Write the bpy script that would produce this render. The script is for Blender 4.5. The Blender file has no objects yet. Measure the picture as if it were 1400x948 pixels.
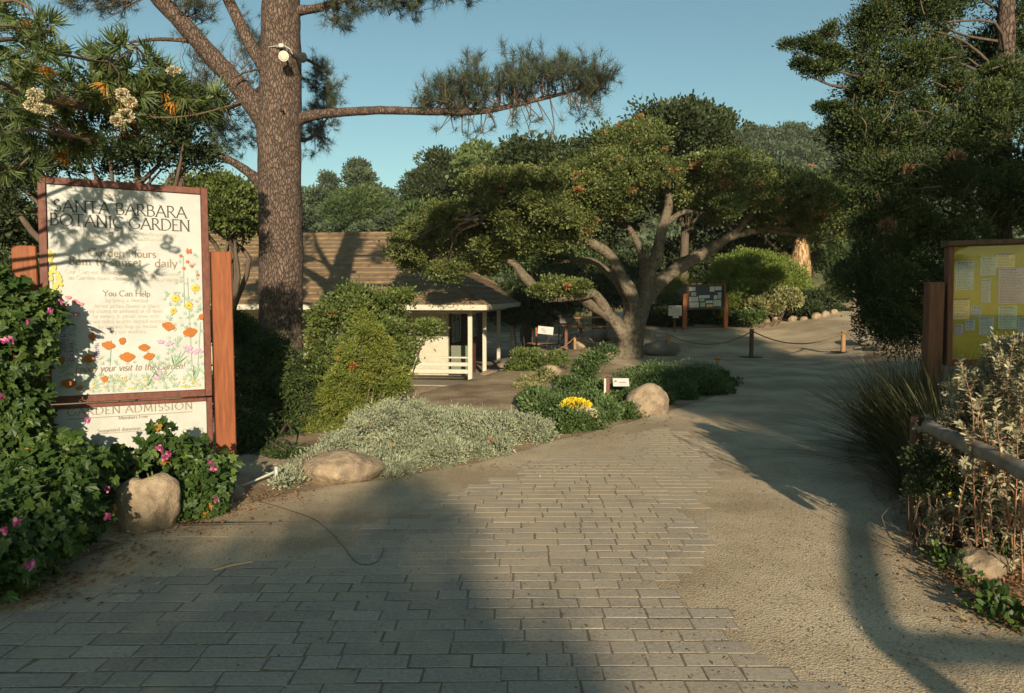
import bpy, math, random
import numpy as np
from mathutils import noise as mnoise, Vector
rng = np.random.default_rng(7)
random.seed(7)
scene = bpy.context.scene
COL = scene.collection
PI = math.pi

# ------------------------------------------------------------------ camera frame (used to survey the place)
CAM = np.array([0.0, 0.0, 1.6])
F = 1000.0
TH = math.atan(69.0 / F)
CT, ST = math.cos(TH), math.sin(TH)

def ray(px, py):
    xc, yc = (px - 700.0) / F, (474.0 - py) / F
    return np.array([xc, CT + yc * ST, -ST + yc * CT])

def P(px, py, Y):
    d = ray(px, py)
    return CAM + d * (Y / d[1])

def sm(a, b, x):
    t = np.clip((np.asarray(x, float) - a) / (b - a), 0, 1)
    return t * t * (3 - 2 * t)

def H(x, y):
    x = np.asarray(x, float); y = np.asarray(y, float)
    s = (x + 2.0) * -0.944 + (y - 7.0) * 0.33
    drop = -1.15 * sm(0.9, 4.4, s)
    rise = 0.08 * np.clip(y - 19.5, 0, 8) + 0.03 * np.clip(y - 27.5, 0, 60)
    rise = rise * sm(-0.5, 4.0, x - (y - 19.0) * 0.12)
    bank = 0.9 * sm(0, 3.0, x - 5.0 - 0.16 * (y - 5)) * sm(3, 9, y)
    return drop + rise + bank * 0.5

def _s(a, b, x):
    t = (x - a) / (b - a); t = 0.0 if t < 0 else 1.0 if t > 1 else t
    return t * t * (3 - 2 * t)

def H1(x, y):
    drop = -1.15 * _s(0.9, 4.4, (x + 2.0) * -0.944 + (y - 7.0) * 0.33)
    rise = 0.08 * min(max(y - 19.5, 0), 8) + 0.03 * min(max(y - 27.5, 0), 60)
    rise *= _s(-0.5, 4.0, x - (y - 19.0) * 0.12)
    bank = 0.9 * _s(0, 3.0, x - 5.0 - 0.16 * (y - 5)) * _s(3, 9, y)
    return drop + rise + bank * 0.5

def G(px, py):
    d = ray(px, py); dx, dy, dz = float(d[0]), float(d[1]), float(d[2])
    t, st = 0.5, 0.4
    while t < 200 and st > 0.004:
        if 1.6 + dz * t <= H1(dx * t, dy * t):
            t -= st; st *= 0.25
        t += st
    return CAM + d * t

def onG(x, y, dz=0.0):
    return np.array([x, y, H1(float(x), float(y)) + dz])

SUN_EL, SUN_AZ = math.radians(16.0), math.radians(8.0)
SUN = np.array([math.sin(SUN_AZ) * math.cos(SUN_EL), -math.cos(SUN_AZ) * math.cos(SUN_EL), math.sin(SUN_EL)])

def toward_sun(px, py, yc):
    g = G(px, py)
    return g + SUN * ((yc - g[1]) / SUN[1])

# ------------------------------------------------------------------ materials
def mat(name):
    m = bpy.data.materials.new(name); m.use_nodes = True
    nt = m.node_tree
    for n in list(nt.nodes): nt.nodes.remove(n)
    o = nt.nodes.new('ShaderNodeOutputMaterial')
    return m, nt, o

def N(nt, kind, **kw):
    n = nt.nodes.new(kind)
    for k, v in kw.items():
        if k.startswith('_'): setattr(n, k[1:], v)
        else: n.inputs[k.replace('__', ' ')].default_value = v
    return n

def ramp(nt, stops, fac, interp='LINEAR'):
    r = nt.nodes.new('ShaderNodeValToRGB'); cr = r.color_ramp; cr.interpolation = interp
    while len(cr.elements) > 1: cr.elements.remove(cr.elements[-1])
    cr.elements[0].position = stops[0][0]; cr.elements[0].color = (*stops[0][1], 1)
    for p, c in stops[1:]:
        e = cr.elements.new(p); e.color = (*c, 1)
    if fac is not None: nt.links.new(fac, r.inputs['Fac'])
    return r.outputs['Color']

def leafmat(name, stops, transl=0.28, gloss=0.06, rough=0.5, interp='LINEAR'):
    gloss *= 0.4
    m, nt, o = mat(name)
    a = N(nt, 'ShaderNodeAttribute', _attribute_name='rnd')
    c = ramp(nt, stops, a.outputs['Fac'], interp)
    d = N(nt, 'ShaderNodeBsdfDiffuse'); t = N(nt, 'ShaderNodeBsdfTranslucent')
    g = N(nt, 'ShaderNodeBsdfGlossy', Roughness=rough)
    nt.links.new(c, d.inputs['Color'])
    hs = N(nt, 'ShaderNodeHueSaturation', Hue=0.485, Saturation=1.15, Value=1.25)
    nt.links.new(c, hs.inputs['Color']); nt.links.new(hs.outputs[0], t.inputs['Color'])
    mx = N(nt, 'ShaderNodeMixShader', Fac=transl)
    nt.links.new(d.outputs[0], mx.inputs[1]); nt.links.new(t.outputs[0], mx.inputs[2])
    m2 = N(nt, 'ShaderNodeMixShader', Fac=gloss)
    nt.links.new(mx.outputs[0], m2.inputs[1]); nt.links.new(g.outputs[0], m2.inputs[2])
    nt.links.new(m2.outputs[0], o.inputs['Surface'])
    return m

def surf(name, c1, c2, scale=8.0, rough=0.85, bump=0.3, dist=0.02, stretch=(1, 1, 1), c3=None, scale2=None, detail=8.0, spec=0.3, lo=0.35, hi=0.65):
    """noise-mottled solid with bump; object coordinates"""
    m, nt, o = mat(name)
    tc = N(nt, 'ShaderNodeTexCoord'); mp = N(nt, 'ShaderNodeMapping', Scale=stretch)
    nt.links.new(tc.outputs['Object'], mp.inputs['Vector'])
    n1 = N(nt, 'ShaderNodeTexNoise', Scale=scale, Detail=detail, Roughness=0.65)
    nt.links.new(mp.outputs[0], n1.inputs['Vector'])
    stops = [(lo, c1), (hi, c2)]
    c = ramp(nt, stops, n1.outputs['Fac'])
    if c3 is not None:
        n2 = N(nt, 'ShaderNodeTexNoise', Scale=scale2 or scale * 0.25, Detail=6.0, Roughness=0.6)
        nt.links.new(mp.outputs[0], n2.inputs['Vector'])
        f = ramp(nt, [(0.48, (0, 0, 0)), (0.62, (1, 1, 1))], n2.outputs['Fac'])
        mx = nt.nodes.new('ShaderNodeMix'); mx.data_type = 'RGBA'
        nt.links.new(f, mx.inputs[0]); nt.links.new(c, mx.inputs[6]); mx.inputs[7].default_value = (*c3, 1)
        c = mx.outputs[2]
    b = N(nt, 'ShaderNodeBsdfPrincipled', Roughness=rough)
    b.inputs['Specular IOR Level'].default_value = spec
    nt.links.new(c, b.inputs['Base Color'])
    bp = N(nt, 'ShaderNodeBump', Strength=bump, Distance=dist)
    nt.links.new(n1.outputs['Fac'], bp.inputs['Height']); nt.links.new(bp.outputs[0], b.inputs['Normal'])
    nt.links.new(b.outputs[0], o.inputs['Surface'])
    return m

def plain(name, c, rough=0.7, spec=0.3):
    return surf(name, tuple(v * 0.88 for v in c), tuple(min(1, v * 1.08) for v in c), scale=14, rough=rough, bump=0.08, dist=0.005, spec=spec)

# ------------------------------------------------------------------ mesh helpers
def link(o, parent=None):
    COL.objects.link(o)
    if parent is not None: o.parent = parent
    return o

def raw_mesh(name, V, idx, tot, material, parent=None, rnd=None, smooth=False, origin=None):
    V = np.asarray(V, np.float32)
    if origin is not None: V = V - np.asarray(origin, np.float32)
    me = bpy.data.meshes.new(name)
    me.vertices.add(len(V)); me.vertices.foreach_set('co', V.ravel())
    idx = np.asarray(idx, np.int32); tot = np.asarray(tot, np.int32)
    me.loops.add(len(idx)); me.loops.foreach_set('vertex_index', idx)
    me.polygons.add(len(tot))
    st = np.concatenate([[0], np.cumsum(tot)[:-1]]).astype(np.int32)
    me.polygons.foreach_set('loop_start', st)
    me.polygons.foreach_set('loop_total', tot)
    me.polygons.foreach_set('use_smooth', np.full(len(tot), bool(smooth)))
    me.update(calc_edges=True)
    if rnd is not None:
        a = me.attributes.new('rnd', 'FLOAT', 'FACE'); a.data.foreach_set('value', np.asarray(rnd, np.float32))
    me.materials.append(material)
    o = bpy.data.objects.new(name, me)
    if origin is not None: o.location = origin
    return link(o, parent)

class MB:
    """collects shapes of ONE object / part"""
    def __init__(s): s.V = []; s.I = []; s.T = []; s.n = 0; s.R = []
    def add(s, V, faces, r=0.5):
        V = np.asarray(V, float)
        for f in faces:
            s.I.extend([i + s.n for i in f]); s.T.append(len(f)); s.R.append(r)
        s.V.append(V); s.n += len(V)
        return s
    def box(s, c, size, rz=0.0, rx=0.0, ry=0.0, bev=0.0, r=0.5, taper=1.0):
        hx, hy, hz = np.array(size) / 2.0
        if bev > 0:
            b = min(bev, hx * .9, hy * .9, hz * .9)
            V = []
            for z, k in ((-hz, b), (-hz + b, 0), (hz - b, 0), (hz, b)):
                X, Y = hx - k, hy - k
                bb = b
                V += [(-X + bb, -Y, z), (X - bb, -Y, z), (X, -Y + bb, z), (X, Y - bb, z), (X - bb, Y, z), (-X + bb, Y, z), (-X, Y - bb, z), (-X, -Y + bb, z)]
            Fc = [tuple(range(7, -1, -1)), tuple(range(24, 32))]
            for L in range(3):
                for i in range(8):
                    j = (i + 1) % 8
                    Fc.append((L * 8 + i, L * 8 + j, L * 8 + 8 + j, L * 8 + 8 + i))
        else:
            V = [(x, y, z) for z in (-hz, hz) for x, y in ((-hx, -hy), (hx, -hy), (hx, hy), (-hx, hy))]
            Fc = [(3, 2, 1, 0), (4, 5, 6, 7), (0, 1, 5, 4), (1, 2, 6, 5), (2, 3, 7, 6), (3, 0, 4, 7)]
        V = np.array(V, float)
        if taper != 1.0:
            k = np.where(V[:, 2] > 0, taper, 1.0); V[:, 0] *= k; V[:, 1] *= k
        V = rot(V, rx, ry, rz) + np.array(c, float)
        return s.add(V, Fc, r)
    def tube(s, pts, rad, seg=10, wob=0.0, caps=True, r=0.5, sub=0, wf=6.0, flare=None):
        pts = np.asarray(pts, float); rad = np.asarray(rad, float)
        if np.ndim(rad) == 0: rad = np.full(len(pts), float(rad))
        if sub: pts, rad = spline(pts, rad, sub)
        n = len(pts)
        tan = np.gradient(pts, axis=0); tan /= np.linalg.norm(tan, axis=1)[:, None] + 1e-9
        up = np.array([0, 0, 1.0]) if abs(tan[0][2]) < 0.9 else np.array([1.0, 0, 0])
        V = []
        u = np.cross(tan[0], up); u /= np.linalg.norm(u)
        for i in range(n):
            u = u - tan[i] * np.dot(u, tan[i]); u /= np.linalg.norm(u) + 1e-9
            w = np.cross(tan[i], u)
            for k in range(seg):
                a = 2 * PI * k / seg
                d = u * math.cos(a) + w * math.sin(a)
                rr = rad[i]
                if wob:
                    q = pts[i] * wf + d * 1.3
                    rr *= 1 + wob * mnoise.noise(Vector(q))
                V.append(pts[i] + d * rr)
        Fc = []
        for i in range(n - 1):
            for k in range(seg):
                k2 = (k + 1) % seg
                Fc.append((i * seg + k, i * seg + k2, (i + 1) * seg + k2, (i + 1) * seg + k))
        if caps:
            Fc.append(tuple(range(seg - 1, -1, -1))); Fc.append(tuple((n - 1) * seg + k for k in range(seg)))
        return s.add(V, Fc, r)
    def quad(s, a, b, c, d, r=0.5): return s.add([a, b, c, d], [(0, 1, 2, 3)], r)
    def build(s, name, material, parent=None, smooth=False, origin=None, rnd=False):
        return raw_mesh(name, np.concatenate(s.V), s.I, s.T, material, parent, s.R if rnd else None, smooth, origin)

def rot(V, rx=0, ry=0, rz=0):
    V = np.asarray(V, float)
    if rx: c, q = math.cos(rx), math.sin(rx); V = V @ np.array([[1, 0, 0], [0, c, q], [0, -q, c]])
    if ry: c, q = math.cos(ry), math.sin(ry); V = V @ np.array([[c, 0, -q], [0, 1, 0], [q, 0, c]])
    if rz: c, q = math.cos(rz), math.sin(rz); V = V @ np.array([[c, q, 0], [-q, c, 0], [0, 0, 1]])
    return V

def spline(pts, rad, k):
    n = len(pts); out = []; ro = []
    for i in range(n - 1):
        p0, p1, p2, p3 = pts[max(i - 1, 0)], pts[i], pts[i + 1], pts[min(i + 2, n - 1)]
        for j in range(k):
            t = j / k
            out.append(0.5 * ((2 * p1) + (-p0 + p2) * t + (2 * p0 - 5 * p1 + 4 * p2 - p3) * t * t + (-p0 + 3 * p1 - 3 * p2 + p3) * t ** 3))
            ro.append(rad[i] + (rad[i + 1] - rad[i]) * t)
    out.append(pts[-1]); ro.append(rad[-1])
    return np.array(out), np.array(ro)

def thing(name, label, cat, loc=(0, 0, 0), group=None):
    o = bpy.data.objects.new(name, None); o.empty_display_size = 0.2
    o['label'] = label; o['category'] = cat
    if group: o['group'] = group
    o['_loc'] = [float(v) for v in loc]
    return link(o)

def finish_origins():
    """give every Empty root its base point without moving its parts"""
    for o in list(COL.objects):
        if '_loc' in o.keys():
            L = Vector(o['_loc'])
            o.location = L
            for ch in o.children:
                ch.location = ch.location - L
            del o['_loc']

def tag(o, label, cat, group=None):
    o['label'] = label; o['category'] = cat
    if group: o['group'] = group
    return o

def kind(o, k, label=None, cat=None):
    o['kind'] = k
    if label: o['label'] = label
    if cat: o['category'] = cat
    return o

# ------------------------------------------------------------------ foliage
TPL = {
    'diamond': ([(0, 0, 0), (.45, .5, .13), (1, 0, 0), (.45, -.5, .13)], [(0, 1, 2, 3)]),
    'oval': ([(0, 0, 0), (.25, .42, .08), (.7, .42, .08), (1, 0, 0), (.7, -.42, .08), (.25, -.42, .08)], [(0, 1, 2, 3, 4, 5)]),
    'lobed': ([(0, .05, 0), (-.18, .3, .05), (.1, .55, .02), (.32, .36, .05), (.6, .5, -.04), (.66, .2, .03), (1, 0, -.08), (.66, -.2, .03), (.6, -.5, -.04), (.32, -.36, .05), (.1, -.55, .02), (-.18, -.3, .05)],
              [(0, 1, 2, 3), (0, 3, 4, 5), (0, 5, 6, 7), (0, 7, 8, 9), (0, 9, 10, 11)]),
    'needle': ([(0, .5, 0), (1, 0, 0), (0, -.5, 0)], [(0, 1, 2)]),
    'long': ([(0, 0, 0), (.3, .5, .05), (.75, .3, -.06), (1, 0, -.2), (.75, -.3, -.06), (.3, -.5, .05)], [(0, 1, 4, 5), (1, 2, 3, 4)]),
}

def unit(a): return a / (np.linalg.norm(a, axis=-1, keepdims=True) + 1e-9)

def leaves(name, Pp, D, L, W, tmpl, material, parent, rnd, nrm=None, origin=None, jit=0.35):
    n = len(Pp)
    tv, tf = TPL[tmpl]; tv = np.array(tv)
    D = unit(D)
    if nrm is None: nrm = rng.normal(size=(n, 3))
    S = unit(np.cross(D, nrm)); U = np.cross(S, D)
    L = np.broadcast_to(np.asarray(L, float), (n,)) * rng.uniform(1 - jit, 1 + jit, n)
    W = np.broadcast_to(np.asarray(W, float), (n,)) * rng.uniform(1 - jit, 1 + jit, n)
    V = Pp[:, None, :] + D[:, None, :] * (tv[None, :, 0:1] * L[:, None, None]) + S[:, None, :] * (tv[None, :, 1:2] * W[:, None, None]) + U[:, None, :] * (tv[None, :, 2:3] * L[:, None, None])
    K = len(tv)
    fl = np.concatenate([np.array(f) for f in tf]); tt = np.array([len(f) for f in tf])
    idx = (np.arange(n)[:, None] * K + fl[None, :]).ravel()
    tot = np.tile(tt, n)
    return raw_mesh(name, V.reshape(-1, 3), idx, tot, material, parent, np.repeat(rnd, len(tf)), origin=origin)

def rdir(n): return unit(rng.normal(size=(n, 3)))

def clumps(blobs, cs, dens=1.0, inner=0.25, flat_bottom=0.0):
    """blobs: (center(3), radii(3)). returns clump centres + outward dirs"""
    C = []; O = []; Wt = []
    for c, r in blobs:
        c = np.array(c); r = np.array(r, float)
        area = 4 * PI * (r[0] * r[1] * r[2]) ** (2 / 3.)
        m = max(4, int(dens * area / (cs * cs * 2.0)))
        d = rdir(m)
        if flat_bottom: d[:, 2] = np.where(d[:, 2] < -flat_bottom, -d[:, 2] * rng.uniform(0, 1, m), d[:, 2])
        ph = rng.uniform(0, 6, 6)
        lump = 1 + 0.13 * np.sin(d[:, 0] * 4 + ph[0]) * np.sin(d[:, 2] * 5 + ph[1]) + 0.12 * np.sin(d[:, 1] * 7 + ph[2] + d[:, 0] * 5) + 0.08 * np.sin(d[:, 2] * 9 + ph[3])
        rad = np.where(rng.random(m) < inner, rng.uniform(.2, .8, m), rng.uniform(.8, 1.0, m)) * lump
        C.append(c + d * rad[:, None] * (r - cs * 0.4)); O.append(d)
    return np.concatenate(C), np.concatenate(O)

def satellites(blobs, n, k=.36):
    out = []
    for c, r in blobs:
        out.append((c, tuple(np.array(r) * .9)))
        for _i in range(n):
            d = rdir(1)[0]; d[2] = abs(d[2]) if rng.random() < .6 else d[2]; s = k * rng.uniform(.6, 1.2)
            out.append((np.array(c) + d * np.array(r) * .72, tuple(np.array(r) * s)))
    return out

def foliage(name, blobs, cs, nleaf, L, W, tmpl, material, parent, dens=1.0, sat=0, stray=.07, reach=1.4, up=0.25, dead=0.0, inner=0.25, flat=0.7, flat_bottom=0.0, droop=0.0, tipsize=0.5, origin=None, ground=False):
    if sat: blobs = satellites(blobs, sat)
    C, O = clumps(blobs, cs, dens, inner, flat_bottom)
    m = len(C)
    csz = cs * np.clip(np.exp(rng.normal(size=m) * .34), .45, 1.9)
    tr = rng.random(m)
    isd = rng.random(m) < dead
    csz = np.where(isd, csz * .38, csz)
    k = rng.integers(0, m, nleaf)
    d = rdir(nleaf)
    d[:, 2] = np.where(rng.random(nleaf) < .5, np.abs(d[:, 2]), d[:, 2])
    rr = csz[k] * (tipsize + (1 - tipsize) * np.sqrt(rng.random(nleaf)))
    rr = rr * np.where(rng.random(nleaf) < stray, rng.uniform(1.05, reach, nleaf), 1.0)
    off = d * rr[:, None]; off[:, 2] *= flat
    pos = C[k] + off
    if ground:
        pos[:, 2] = np.maximum(pos[:, 2], H(pos[:, 0], pos[:, 1]) + 0.01)
    D = d + rdir(nleaf) * 0.8 + O[k] * 0.4 + np.array([0, 0, up - droop])
    rnd = np.clip(tr[k] * .62 + rng.random(nleaf) * .36 - .02, 0, .93)
    dd = isd[k] & (rng.random(nleaf) < .75)
    rnd = np.where(dd, rng.uniform(.96, 1, nleaf), rnd)
    nrm = d * 0.9 + rdir(nleaf) * 0.9 + np.array([0, 0, .5])
    return leaves(name, pos, D, L, W, tmpl, material, parent, rnd, nrm, origin=origin), C

def PB(px, py, Y, rpx, rpy, rd=None):
    """a crown blob seen at (px,py), Y metres off; radii in photo pixels -> metres"""
    c = P(px, py, Y); rx = rpx / F * Y; rz = rpy / F * Y
    return (c, (rx, rd if rd else (rx + rz) * .55, rz))

def limbs_to(mb, start, targets, r0, r1=0.02, sag=0.15, seg=6, wob=.25):
    for t in targets:
        t = np.array(t); s = np.array(start); L = np.linalg.norm(t - s)
        mid = s + (t - s) * 0.45 + rng.normal(size=3) * L * .07 + np.array([0, 0, L * sag])
        m2 = s + (t - s) * 0.75 + rng.normal(size=3) * L * .05 + np.array([0, 0, L * sag * .6])
        mb.tube([s, mid, m2, t], [r0, r0 * .7, r0 * .45, r1], seg, wob=wob, sub=3)

def ribbons(name, base, dirs, L, W, material, parent, bend=0.5, nseg=5, rnd=None, origin=None):
    """arching strap blades"""
    n = len(base); dirs = unit(np.array(dirs)); L = np.broadcast_to(L, (n,)); W = np.broadcast_to(W, (n,))
    side = unit(np.cross(dirs, np.array([0, 0, 1.0]) + rng.normal(size=(n, 3)) * .3))
    rows = []
    for i in range(nseg + 1):
        t = i / nseg
        p = base + dirs * (L * t)[:, None]
        hor = dirs * np.array([1, 1, 0])
        p = p + hor * (L * bend * t * t * .5)[:, None]
        p[:, 2] -= L * bend * (t ** 2.2) * .55
        w = (W * (1 - t) ** .6 * .5 + .0004)[:, None]
        rows.append(np.stack([p - side * w, p + side * w], 1))
    V = np.stack(rows, 1).reshape(n, -1, 3)
    K = (nseg + 1) * 2
    fl = np.concatenate([[2 * i, 2 * i + 1, 2 * i + 3, 2 * i + 2] for i in range(nseg)])
    idx = (np.arange(n)[:, None] * K + fl[None]).ravel()
    if rnd is None: rnd = rng.random(n)
    return raw_mesh(name, V.reshape(-1, 3), idx, np.full(n * nseg, 4), material, parent, np.repeat(rnd, nseg), origin=origin)

def rock(name, c, size, material, parent=None, seed=0, rz=0.0, amp=.22, sub=4, squash=None, sink=.15):
    import bmesh
    bm = bmesh.new(); bmesh.ops.create_icosphere(bm, subdivisions=sub, radius=1.0)
    sx, sy, sz = size[0] / 2, size[1] / 2, size[2]
    for v in bm.verts:
        d = v.co.normalized()
        q = 1 + amp * mnoise.noise(d * 1.1 + Vector((seed * 3.1, seed, 0))) + amp * .4 * mnoise.noise(d * 3 + Vector((0, seed * 2.3, 5))) + amp * .12 * mnoise.noise(d * 9 + Vector((seed, 0, 5)))
        # flatten a few facets
        for k in range(3):
            a = Vector((math.sin(seed * 7 + k * 2.1), math.cos(seed * 3 + k * 1.7), math.sin(k * 2.9 + seed) * .8 + .25)).normalized()
            t = d.dot(a) * q
            if t > .86: q *= (.86 + (t - .86) * .35) / t
        q += .014 * mnoise.noise(d * 14 + Vector((seed, 3, 1))) + .008 * mnoise.noise(d * 27 + Vector((seed, 3, 1)))
        v.co = d * q
        z = v.co.z
        v.co = Vector((v.co.x * sx, v.co.y * sy, (z * .5 + .5 - sink) * sz / (1 - sink)))
    me = bpy.data.meshes.new(name); bm.to_mesh(me); bm.free()
    me.polygons.foreach_set('use_smooth', np.ones(len(me.polygons), bool))
    me.materials.append(material)
    o = bpy.data.objects.new(name, me); o.location = c; o.rotation_euler = (0, 0, rz)
    return link(o, parent)
SKY_STR, SKY_TINT, SUN_STR, SUN_COL, EXPO, HAZE = 0.062, (.80, 1.0, .87, 1), 3.9, (1.0, .84, .60), 1.02, 0.0003
# ------------------------------------------------------------------ roman lettering drawn with a broad nib
def _l(*p): return ('l', [(p[i], p[i + 1]) for i in range(0, len(p), 2)])
def _a(cx, cy, rx, ry, a0, a1):
    n = max(5, int(abs(a1 - a0) / 18))
    return ('c', [(cx + rx * math.cos(math.radians(a0 + (a1 - a0) * i / n)), cy + ry * math.sin(math.radians(a0 + (a1 - a0) * i / n))) for i in range(n + 1)])
X = .62
GLY = {
 'A': (.78, [_l(.02, 0, .39, 1), _l(.39, 1, .76, 0), _l(.16, .36, .62, .36)]),
 'B': (.6, [_l(.08, 0, .08, 1), _l(.08, 1, .28, 1), _a(.28, .77, .2, .23, 90, -90), _l(.28, .54, .08, .54), _l(.28, .54, .3, .54), _a(.3, .27, .26, .27, 90, -90), _l(.3, 0, .08, 0)]),
 'C': (.78, [_a(.47, .5, .42, .5, 48, 312)]),
 'D': (.8, [_l(.08, 0, .08, 1), _l(.08, 1, .3, 1), _a(.3, .5, .45, .5, 90, -90), _l(.3, 0, .08, 0)]),
 'E': (.54, [_l(.08, 0, .08, 1), _l(.08, 1, .48, 1), _l(.08, .53, .42, .53), _l(.08, 0, .5, 0)]),
 'F': (.5, [_l(.08, 0, .08, 1), _l(.08, 1, .48, 1), _l(.08, .53, .42, .53)]),
 'G': (.84, [_a(.47, .5, .42, .5, 48, 318), _l(.78, .12, .78, .44)]),
 'H': (.78, [_l(.08, 0, .08, 1), _l(.7, 0, .7, 1), _l(.08, .52, .7, .52)]),
 'I': (.26, [_l(.13, 0, .13, 1)]),
 'L': (.5, [_l(.08, 0, .08, 1), _l(.08, 0, .48, 0)]),
 'M': (.95, [_l(.08, 0, .16, 1), _l(.16, 1, .48, .08), _l(.48, .08, .8, 1), _l(.8, 1, .88, 0)]),
 'N': (.82, [_l(.1, 0, .1, 1), _l(.1, 1, .72, 0), _l(.72, 0, .72, 1)]),
 'O': (.94, [_a(.47, .5, .42, .5, 0, 360)]),
 'P': (.56, [_l(.08, 0, .08, 1), _l(.08, 1, .26, 1), _a(.26, .74, .24, .26, 90, -90), _l(.26, .48, .08, .48)]),
 'R': (.66, [_l(.08, 0, .08, 1), _l(.08, 1, .28, 1), _a(.28, .75, .21, .25, 90, -90), _l(.28, .5, .08, .5), _l(.26, .5, .64, 0)]),
 'S': (.54, [_a(.27, .75, .19, .25, 40, 270), _a(.27, .25, .22, .25, 90, -140)]),
 'T': (.7, [_l(.35, 0, .35, 1), _l(.02, 1, .68, 1)]),
 'V': (.76, [_l(.02, 1, .38, 0), _l(.38, 0, .74, 1)]),
 'W': (1.1, [_l(.02, 1, .3, 0), _l(.3, 0, .55, .95), _l(.55, .95, .8, 0), _l(.8, 0, 1.08, 1)]),
 'Y': (.7, [_l(.02, 1, .35, .5), _l(.68, 1, .35, .5), _l(.35, .5, .35, 0)]),
 'a': (.5, [_l(.4, 0, .4, .42), _a(.24, .42, .16, .2, 0, 150), _a(.2, .17, .16, .17, 60, 330)]),
 'b': (.54, [_l(.08, 0, .08, 1), _a(.27, .3, .2, .31, 150, -150)]),
 'c': (.46, [_a(.26, .31, .2, .31, 50, 310)]),
 'd': (.56, [_l(.46, 0, .46, 1), _a(.26, .3, .2, .31, 30, 330)]),
 'e': (.48, [_l(.07, .34, .42, .34), _a(.25, .31, .19, .31, 5, 315)]),
 'f': (.32, [_l(.13, 0, .13, .8), _a(.26, .8, .13, .2, 180, 60), _l(.02, .6, .28, .6)]),
 'g': (.5, [_a(.24, .38, .17, .23, 0, 360), _l(.41, .5, .44, 0), _a(.24, -.1, .2, .2, 10, -160)]),
 'h': (.54, [_l(.08, 0, .08, 1), _a(.26, .4, .18, .21, 160, 0), _l(.44, .4, .44, 0)]),
 'i': (.2, [_l(.1, 0, .1, X), _l(.09, .84, .12, .88)]),
 'k': (.5, [_l(.08, 0, .08, 1), _l(.4, .6, .1, .28), _l(.18, .36, .46, 0)]),
 'l': (.2, [_l(.1, 0, .1, 1)]),
 'm': (.82, [_l(.08, 0, .08, X), _a(.24, .4, .16, .21, 160, 0), _l(.4, .4, .4, 0), _a(.56, .4, .16, .21, 160, 0), _l(.72, .4, .72, 0)]),
 'n': (.54, [_l(.08, 0, .08, X), _a(.26, .4, .18, .21, 160, 0), _l(.44, .4, .44, 0)]),
 'o': (.52, [_a(.26, .31, .2, .31, 0, 360)]),
 'p': (.54, [_l(.08, -.32, .08, X), _a(.27, .3, .2, .31, 150, -150)]),
 'r': (.36, [_l(.08, 0, .08, X), _a(.22, .42, .14, .19, 160, 50)]),
 's': (.38, [_a(.19, .46, .13, .16, 40, 270), _a(.19, .16, .14, .15, 90, -140)]),
 't': (.32, [_l(.13, .82, .13, .14), _a(.24, .14, .11, .14, 180, 300), _l(.02, .6, .28, .6)]),
 'u': (.54, [_l(.08, X, .08, .2), _a(.26, .2, .18, .2, 180, 350), _l(.44, 0, .44, X)]),
 'v': (.48, [_l(.02, X, .24, 0), _l(.24, 0, .46, X)]),
 'w': (.72, [_l(.02, X, .2, 0), _l(.2, 0, .36, .58), _l(.36, .58, .52, 0), _l(.52, 0, .7, X)]),
 'y': (.48, [_l(.02, X, .26, 0), _l(.46, X, .16, -.3)]),
 '8': (.54, [_a(.27, .76, .17, .23, 0, 360), _a(.27, .27, .21, .27, 0, 360)]),
 '9': (.5, [_a(.25, .68, .19, .3, 0, 360), _l(.44, .68, .2, 0)]),
 '2': (.5, [_a(.24, .76, .18, .22, 150, -30), _l(.4, .65, .06, 0), _l(.06, 0, .46, 0)]),
 '1': (.3, [_l(.16, 0, .16, 1)]), '6': (.5, [_a(.25, .32, .19, .3, 0, 360), _l(.07, .4, .32, 1)]),
 '-': (.4, [_l(.05, .33, .35, .33)]), '.': (.2, [_l(.07, .02, .12, .05)]), ',': (.2, [_l(.12, .06, .07, -.12)]),
 ':': (.22, [_l(.09, .04, .13, .08), _l(.09, .46, .13, .5)]), '!': (.24, [_l(.12, .3, .12, 1), _l(.1, .02, .14, .06)]),
 "'": (.16, [_l(.08, .8, .08, 1)]), '(': (.25, [_a(.3, .4, .2, .6, 130, 230)]), ')': (.25, [_a(-.05, .4, .2, .6, 50, -50)]),
}
SERIF = set('AFHIMNRTVWYhiklmnprfBDEPLdvwy')

def text_strokes(s, track=.06):
    """-> list of polylines in em units, width"""
    x = 0; out = []
    for ch in s:
        if ch == ' ': x += .36; continue
        adv, st = GLY.get(ch, GLY['o'])
        for k, pl in st:
            out.append((k, [(x + a, b) for a, b in pl], ch))
        x += adv + track
    return out, x - track

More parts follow.
